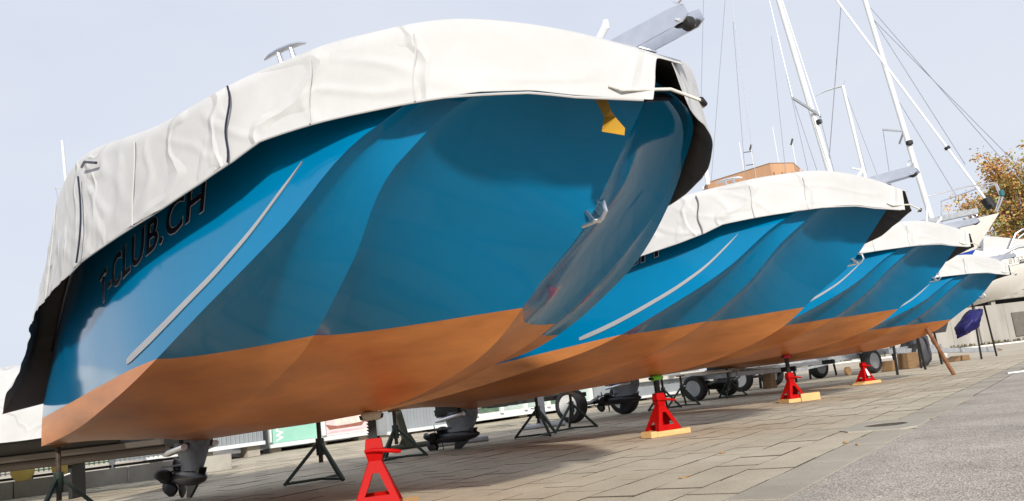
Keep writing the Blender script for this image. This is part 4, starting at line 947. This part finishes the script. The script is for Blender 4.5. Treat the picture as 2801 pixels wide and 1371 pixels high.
for k in range(260):
    x_ = rnd.uniform(21, 52); y_ = 58.2+(x_-20)*.045+rnd.uniform(-.25, .1)
    for q in range(3): a = rnd.uniform(0, 6.28); h_ = rnd.uniform(.1, .35); mb.add([(x_, y_, 0), (x_+.12*math.cos(a), y_+.12*math.sin(a), h_), (x_+.2*math.cos(a+.5), y_+.2*math.sin(a+.5), h_*.8)], [(0, 1, 2)])
tag(mb.build('weeds', mat('dry_weeds', (.12, .11, .06), .8, 0, .4, 20), smooth=0), 'dry weeds along the foot of the concrete wall', 'weeds', kind='stuff')

def leafmat():
    m = bpy.data.materials.new('autumn_leaves'); m.use_nodes = True; n = m.node_tree; b = n.nodes['Principled BSDF']; g = n.nodes.new('ShaderNodeNewGeometry')
    z = n.nodes.new('ShaderNodeTexNoise'); z.inputs['Scale'].default_value = .35; n.links.new(g.outputs['Position'], z.inputs[0])
    ad = n.nodes.new('ShaderNodeMath'); ad.operation = 'MULTIPLY_ADD'; ad.inputs[1].default_value = .55; n.links.new(g.outputs['Random Per Island'], ad.inputs[0])
    sb_ = n.nodes.new('ShaderNodeMath'); sb_.operation = 'MULTIPLY'; sb_.inputs[1].default_value = .8; n.links.new(z.outputs[0], sb_.inputs[0]); n.links.new(sb_.outputs[0], ad.inputs[2])
    r = n.nodes.new('ShaderNodeValToRGB'); r.color_ramp.elements[0].color = (.20, .26, .09, 1); r.color_ramp.elements[0].position = .42; r.color_ramp.elements[1].color = (.46, .19, .06, 1); r.color_ramp.elements[1].position = .9
    e = r.color_ramp.elements.new(.5); e.color = (.34, .30, .08, 1); e = r.color_ramp.elements.new(.7); e.color = (.55, .33, .09, 1)
    n.links.new(ad.outputs[0], r.inputs[0]); n.links.new(r.outputs[0], b.inputs['Base Color']); b.inputs['Roughness'].default_value = .6
    b.inputs['Transmission Weight'].default_value = 0; return m
def tree(label, base, h, crown_c, rad, nclump, seed):
    rn = random.Random(seed); root = empty('plane_tree', base); tag(root, label, 'tree'); B = Vector(base); cc = Vector(crown_c)-B
    tips = []; br = MB(); br.tube([(0, 0, 0), (.1, 0, cc.z*.4), cc*.75+Vector((0, 0, 0)), cc], [.45, .38, .25, .12], 10)
    for k in range(46):
        while True:
            v = Vector((rn.uniform(-1, 1), rn.uniform(-1, 1), rn.uniform(-1, 1)))
            if .35 < v.length < 1: break
        tip = cc+Vector((v.x*rad[0], v.y*rad[1], v.z*rad[2])); st = Vector((0, 0, cc.z*rn.uniform(.45, .9))); mid = st.lerp(tip, .5)+Vector((0, 0, .6))
        br.tube([st, mid, tip], [.14, .08, .02], 6); tips += [tip, st.lerp(tip, .8), mid.lerp(tip, .4)]
    br.build('trunk', mat('plane_bark', (.17, .14, .10), .9, 0, .3, 3), root)
    lf = MB()
    for k in range(nclump):
        c = tips[rn.randrange(len(tips))]+Vector((rn.gauss(0, .55), rn.gauss(0, .55), rn.gauss(0, .45)))
        for q in range(9):
            p = c+Vector((rn.gauss(0, .26), rn.gauss(0, .26), rn.gauss(0, .22))); s_ = rn.uniform(.09, .18)
            a = Vector((rn.gauss(0, 1), rn.gauss(0, 1), rn.gauss(0, .6))).normalized(); b = a.cross(Vector((rn.gauss(0, 1), rn.gauss(0, 1), rn.gauss(0, 1)))).normalized()
            lf.add([p-a*s_, p+b*s_*.7-a*s_*.1, p+a*s_, p-b*s_*.7-a*s_*.1], [(0, 1, 2, 3)])
    lf.build('crown', LEAF, root, smooth=0)
LEAF = leafmat()
tree('large plane tree with green and orange autumn leaves at the right edge', (47.5, 76, 0), 17, (47.6, 76, 12.3), (6.0, 5, 6.0), 2300, 5)

# brown concrete tower block with antennas
TAN = mat('tan_ribbed_concrete', (.40, .225, .125), .8, 0, 0, .25, .3, 1.5, 0, (.52, .31, .18), (2.5, 2.5, .1))
tw = empty('tower_block', (42, 125, 0)); tag(tw, 'tan concrete tower block with a faceted roof edge far behind the boats', 'building'); bpy.context.view_layer.update()
foot = [(31.9, 128), (39.49, 120), (43.51, 121.5), (49.85, 133), (44, 142), (33, 140)]
mb = MB(); mb.prism([(a-42, b-125, 0) for a, b in foot], (0, 0, 29.6)); mb.build('body', TAN, tw, smooth=0)
mb = MB(); mb.prism([((a-42)*1.01, (b-125)*1.01, 29.6) for a, b in foot], (0, 0, .12)); mb.build('roof_edge', mat('roof_flashing', (.22, .15, .10), .6), tw, smooth=0)
d1 = (Vector((43.51, 121.5, 0))-Vector((39.49, 120, 0))).normalized(); n1 = Vector((d1.y, -d1.x, 0)); M1 = Matrix((d1, -n1, Vector((0, 0, 1)))).transposed()
for u in(1.15, 2.95):
    c_ = Vector((39.49-42, 120-125, 0))+d1*u
    for du in(-.75, .75): MB().box(c_+d1*du+n1*.12+Vector((0, 0, 26.6)), (.22, .5, 3.2), M1).build('pier', TAN, tw)
    w_ = MB().box(c_+n1*.03+Vector((0, 0, 26.75)), (1.2, .12, 1.7), M1).build('window', mat('tan_shutter', (.40, .24, .08), .6), tw)
    MB().box(c_+n1*.1+Vector((0, 0, 26.15)), (1.1, .06, .5), M1).build('pane', DARKV, w_)
d2 = (Vector((49.85, 133, 0))-Vector((43.51, 121.5, 0))).normalized(); n2 = Vector((d2.y, -d2.x, 0)); M2 = Matrix((d2, -n2, Vector((0, 0, 1)))).transposed()
sg = MB().box(Vector((1.51, -3.5, 27.9))+d2*7.4+n2*.5, (10.5, .25, 2.2), M2).build('sign_board', mat('pale_sign', (.55, .42, .38), .6), tw)
SR = mat('sign_red', (.35, .07, .07), .5)
for k in range(8):
    c_ = Vector((1.51, -3.5, 27.9))+d2*(2.9+k*1.25)+n2*.68
    MB().box(c_, (.25, .12, 1.5), M2).build('sign_letter', SR, tw); MB().box(c_+d2*.4+Vector((0, 0, .35 if k % 2 else -.3)), (.6, .12, .28), M2).build('sign_letter', SR, tw)
for px, py0, py1, Y in((2035, 468, 390, 124), (2062, 455, 400, 126), (2130, 445, 348, 124), (2176, 445, 385, 124)):
    an = empty('antenna'); an.parent = tw; b0 = at(px, py0, Y)-Vector((42, 125, 0)); b1 = at(px-(py0-py1)*.22, py1, Y)-Vector((42, 125, 0))
    MB().tube([(b0.x, b0.y, 29.4), (b0.x, b0.y, b1.z)], .07, 6).build('pole', MASTM, an)
    if px in(2062, 2176): MB().box((b0.x, b0.y, b1.z-.2), (.25, .2, 1.0), Matrix.Rotation(.4, 3, 'Y')).build('panel', RATCHET, an)
    if px == 2062:
        for dz in(.9, 3.0): MB().tube([(b0.x-1.2, b0.y, b1.z-dz), (b0.x+.2, b0.y, b1.z-dz)], .06, 6).build('dipole', RATCHET, an)
mb = MB(); mb.bar(at(1937, 505, 110), at(1930, 463, 110), .45, .45); o = mb.build('white_post', WHITEV); tag(o, 'short white post standing left of the tan tower block', 'post')

# blue tarpaulin bundle and dark bundle behind the farthest boat
def bundle(c, sx, sy, sz, m, label, seed, name='tarpaulin_bundle', rot=0):
    mb = MB(); n = 44; k = 26; vs = []; fs = []
    for i in range(k+1):
        ph = -1.5708+3.14159*i/k
        for j in range(n):
            th = 6.28319*j/n; d_ = Vector((math.cos(ph)*math.cos(th), math.cos(ph)*math.sin(th), math.sin(ph))); f = 1+.22*noise.noise(d_*1.8+Vector((seed, 0, 0)))+.16*abs(noise.noise(d_*3.5+Vector((0, seed, 0))))+.10*abs(noise.noise(d_*8+Vector((0, seed, 3))))+.25*noise.noise(d_*.9+Vector((seed, 4, 0)))
            vs.append((d_.x*sx*f, d_.y*sy*f, d_.z*sz*f))
    for i in range(k):
        for j in range(n): fs.append((i*n+j, i*n+(j+1) % n, (i+1)*n+(j+1) % n, (i+1)*n+j))
    o = mb.add(vs, fs).build(name, m, None, 0, 35, c, (0, rot, 0)); tag(o, label, 'bundle'); return o
BLT = mat('blue_tarpaulin', (.006, .006, .075), .5, 0, .6, 2, .5, 5, spec=.3)
c = at(2648, 884, 20); bundle(c, .40, .22, .17, BLT, 'crumpled royal blue tarpaulin bundle hanging behind the farthest blue boat', 2.3, rot=-.75)
c = at(2505, 965, 23); bundle(Vector((c.x, c.y, .42)), .35, .35, .50, mat('dark_grey_tarpaulin', (.045, .045, .055), .6, 0, .2, 3, .2, 8), 'dark grey tarpaulin bundle behind the long trailer wheel', 5.1)

# ------------------------------------------------------------------ manhole, leaves and chips on the ground
mh = empty('manhole', (MANHOLE.x, MANHOLE.y, 0), (0, 0, ang)); tag(mh, 'square concrete manhole frame with a round iron lid in the paving', 'manhole')
fm = MB(); inner = [(.15*math.cos(k*.3927+.19635), .15*math.sin(k*.3927+.19635), .006) for k in range(16)]; outer = []
for k in range(16):
    a = k*.3927+.19635; c_, s_ = math.cos(a), math.sin(a); q = .30/max(abs(c_), abs(s_)); outer.append((c_*q*1.32, s_*q*.86, .006))
plate_with_hole(fm, outer, inner, (0, 0, -1), .03); fm.build('frame', mat('pale_concrete', (.38, .35, .29), .85, 0, .1, 8, .2, 60), mh)
MB().lathe([(.149, -.02), (.149, .003), (.13, .005), (.128, .001), (.02, .001)], None, 24).build('lid', mat('rusty_iron', (.10, .075, .05), .7, .3, .4, 20, .3, 60), mh)
LT = mat('fallen_leaf', (.52, .28, .09), .7, 0, .2, 40); cl_ = ['curled tan leaf lying on the paving in front of the boats', 'orange leaf on the paving beside the dark strip', 'brown leaf on the joint between paving and asphalt', 'pale leaf on the paving near the bottom edge', 'orange leaf near the asphalt edge to the right', 'pale chip on the paving in front of the third jack stand', 'tiny leaf on the far paving near the pale bar']
for k, (px, py) in enumerate([(1868, 1308), (2345, 1218), (2312, 1213), (1975, 1241), (2640, 1101), (2254, 1092), (2175, 1112)]):
    p = gnd(px, py); r0 = .016 if k else .026; mb = MB(); vs = [(0, 0, .003)]; n = 10
    for j in range(n): a = j*6.28319/n; rr = r0*(1+.35*math.cos(a*3+k))*(1.3 if j % 5 == 0 else .85); vs.append((rr*math.cos(a), rr*.7*math.sin(a), .004+.004*math.cos(a*2+k)+.003))
    mb.add(vs, [(0, j+1, (j+1) % n+1) for j in range(n)]); o = mb.build('fallen_leaf', LT, None, 0, 60, (p.x, p.y, .0), (0, 0, k*1.1)); md = o.modifiers.new('t', 'SOLIDIFY'); md.thickness = .002
    tag(o, cl_[k], 'leaf', 'leaves and chips on the ground')
p = gnd(2780, 1020); mb = MB(); mb.box((p.x, p.y, .012), (.30, .07, .02), Matrix.Rotation(.1, 3, 'Z')); tag(mb.build('pale_bar', WHITEV), 'pale flat bar lying on the paving at the right edge', 'bar')
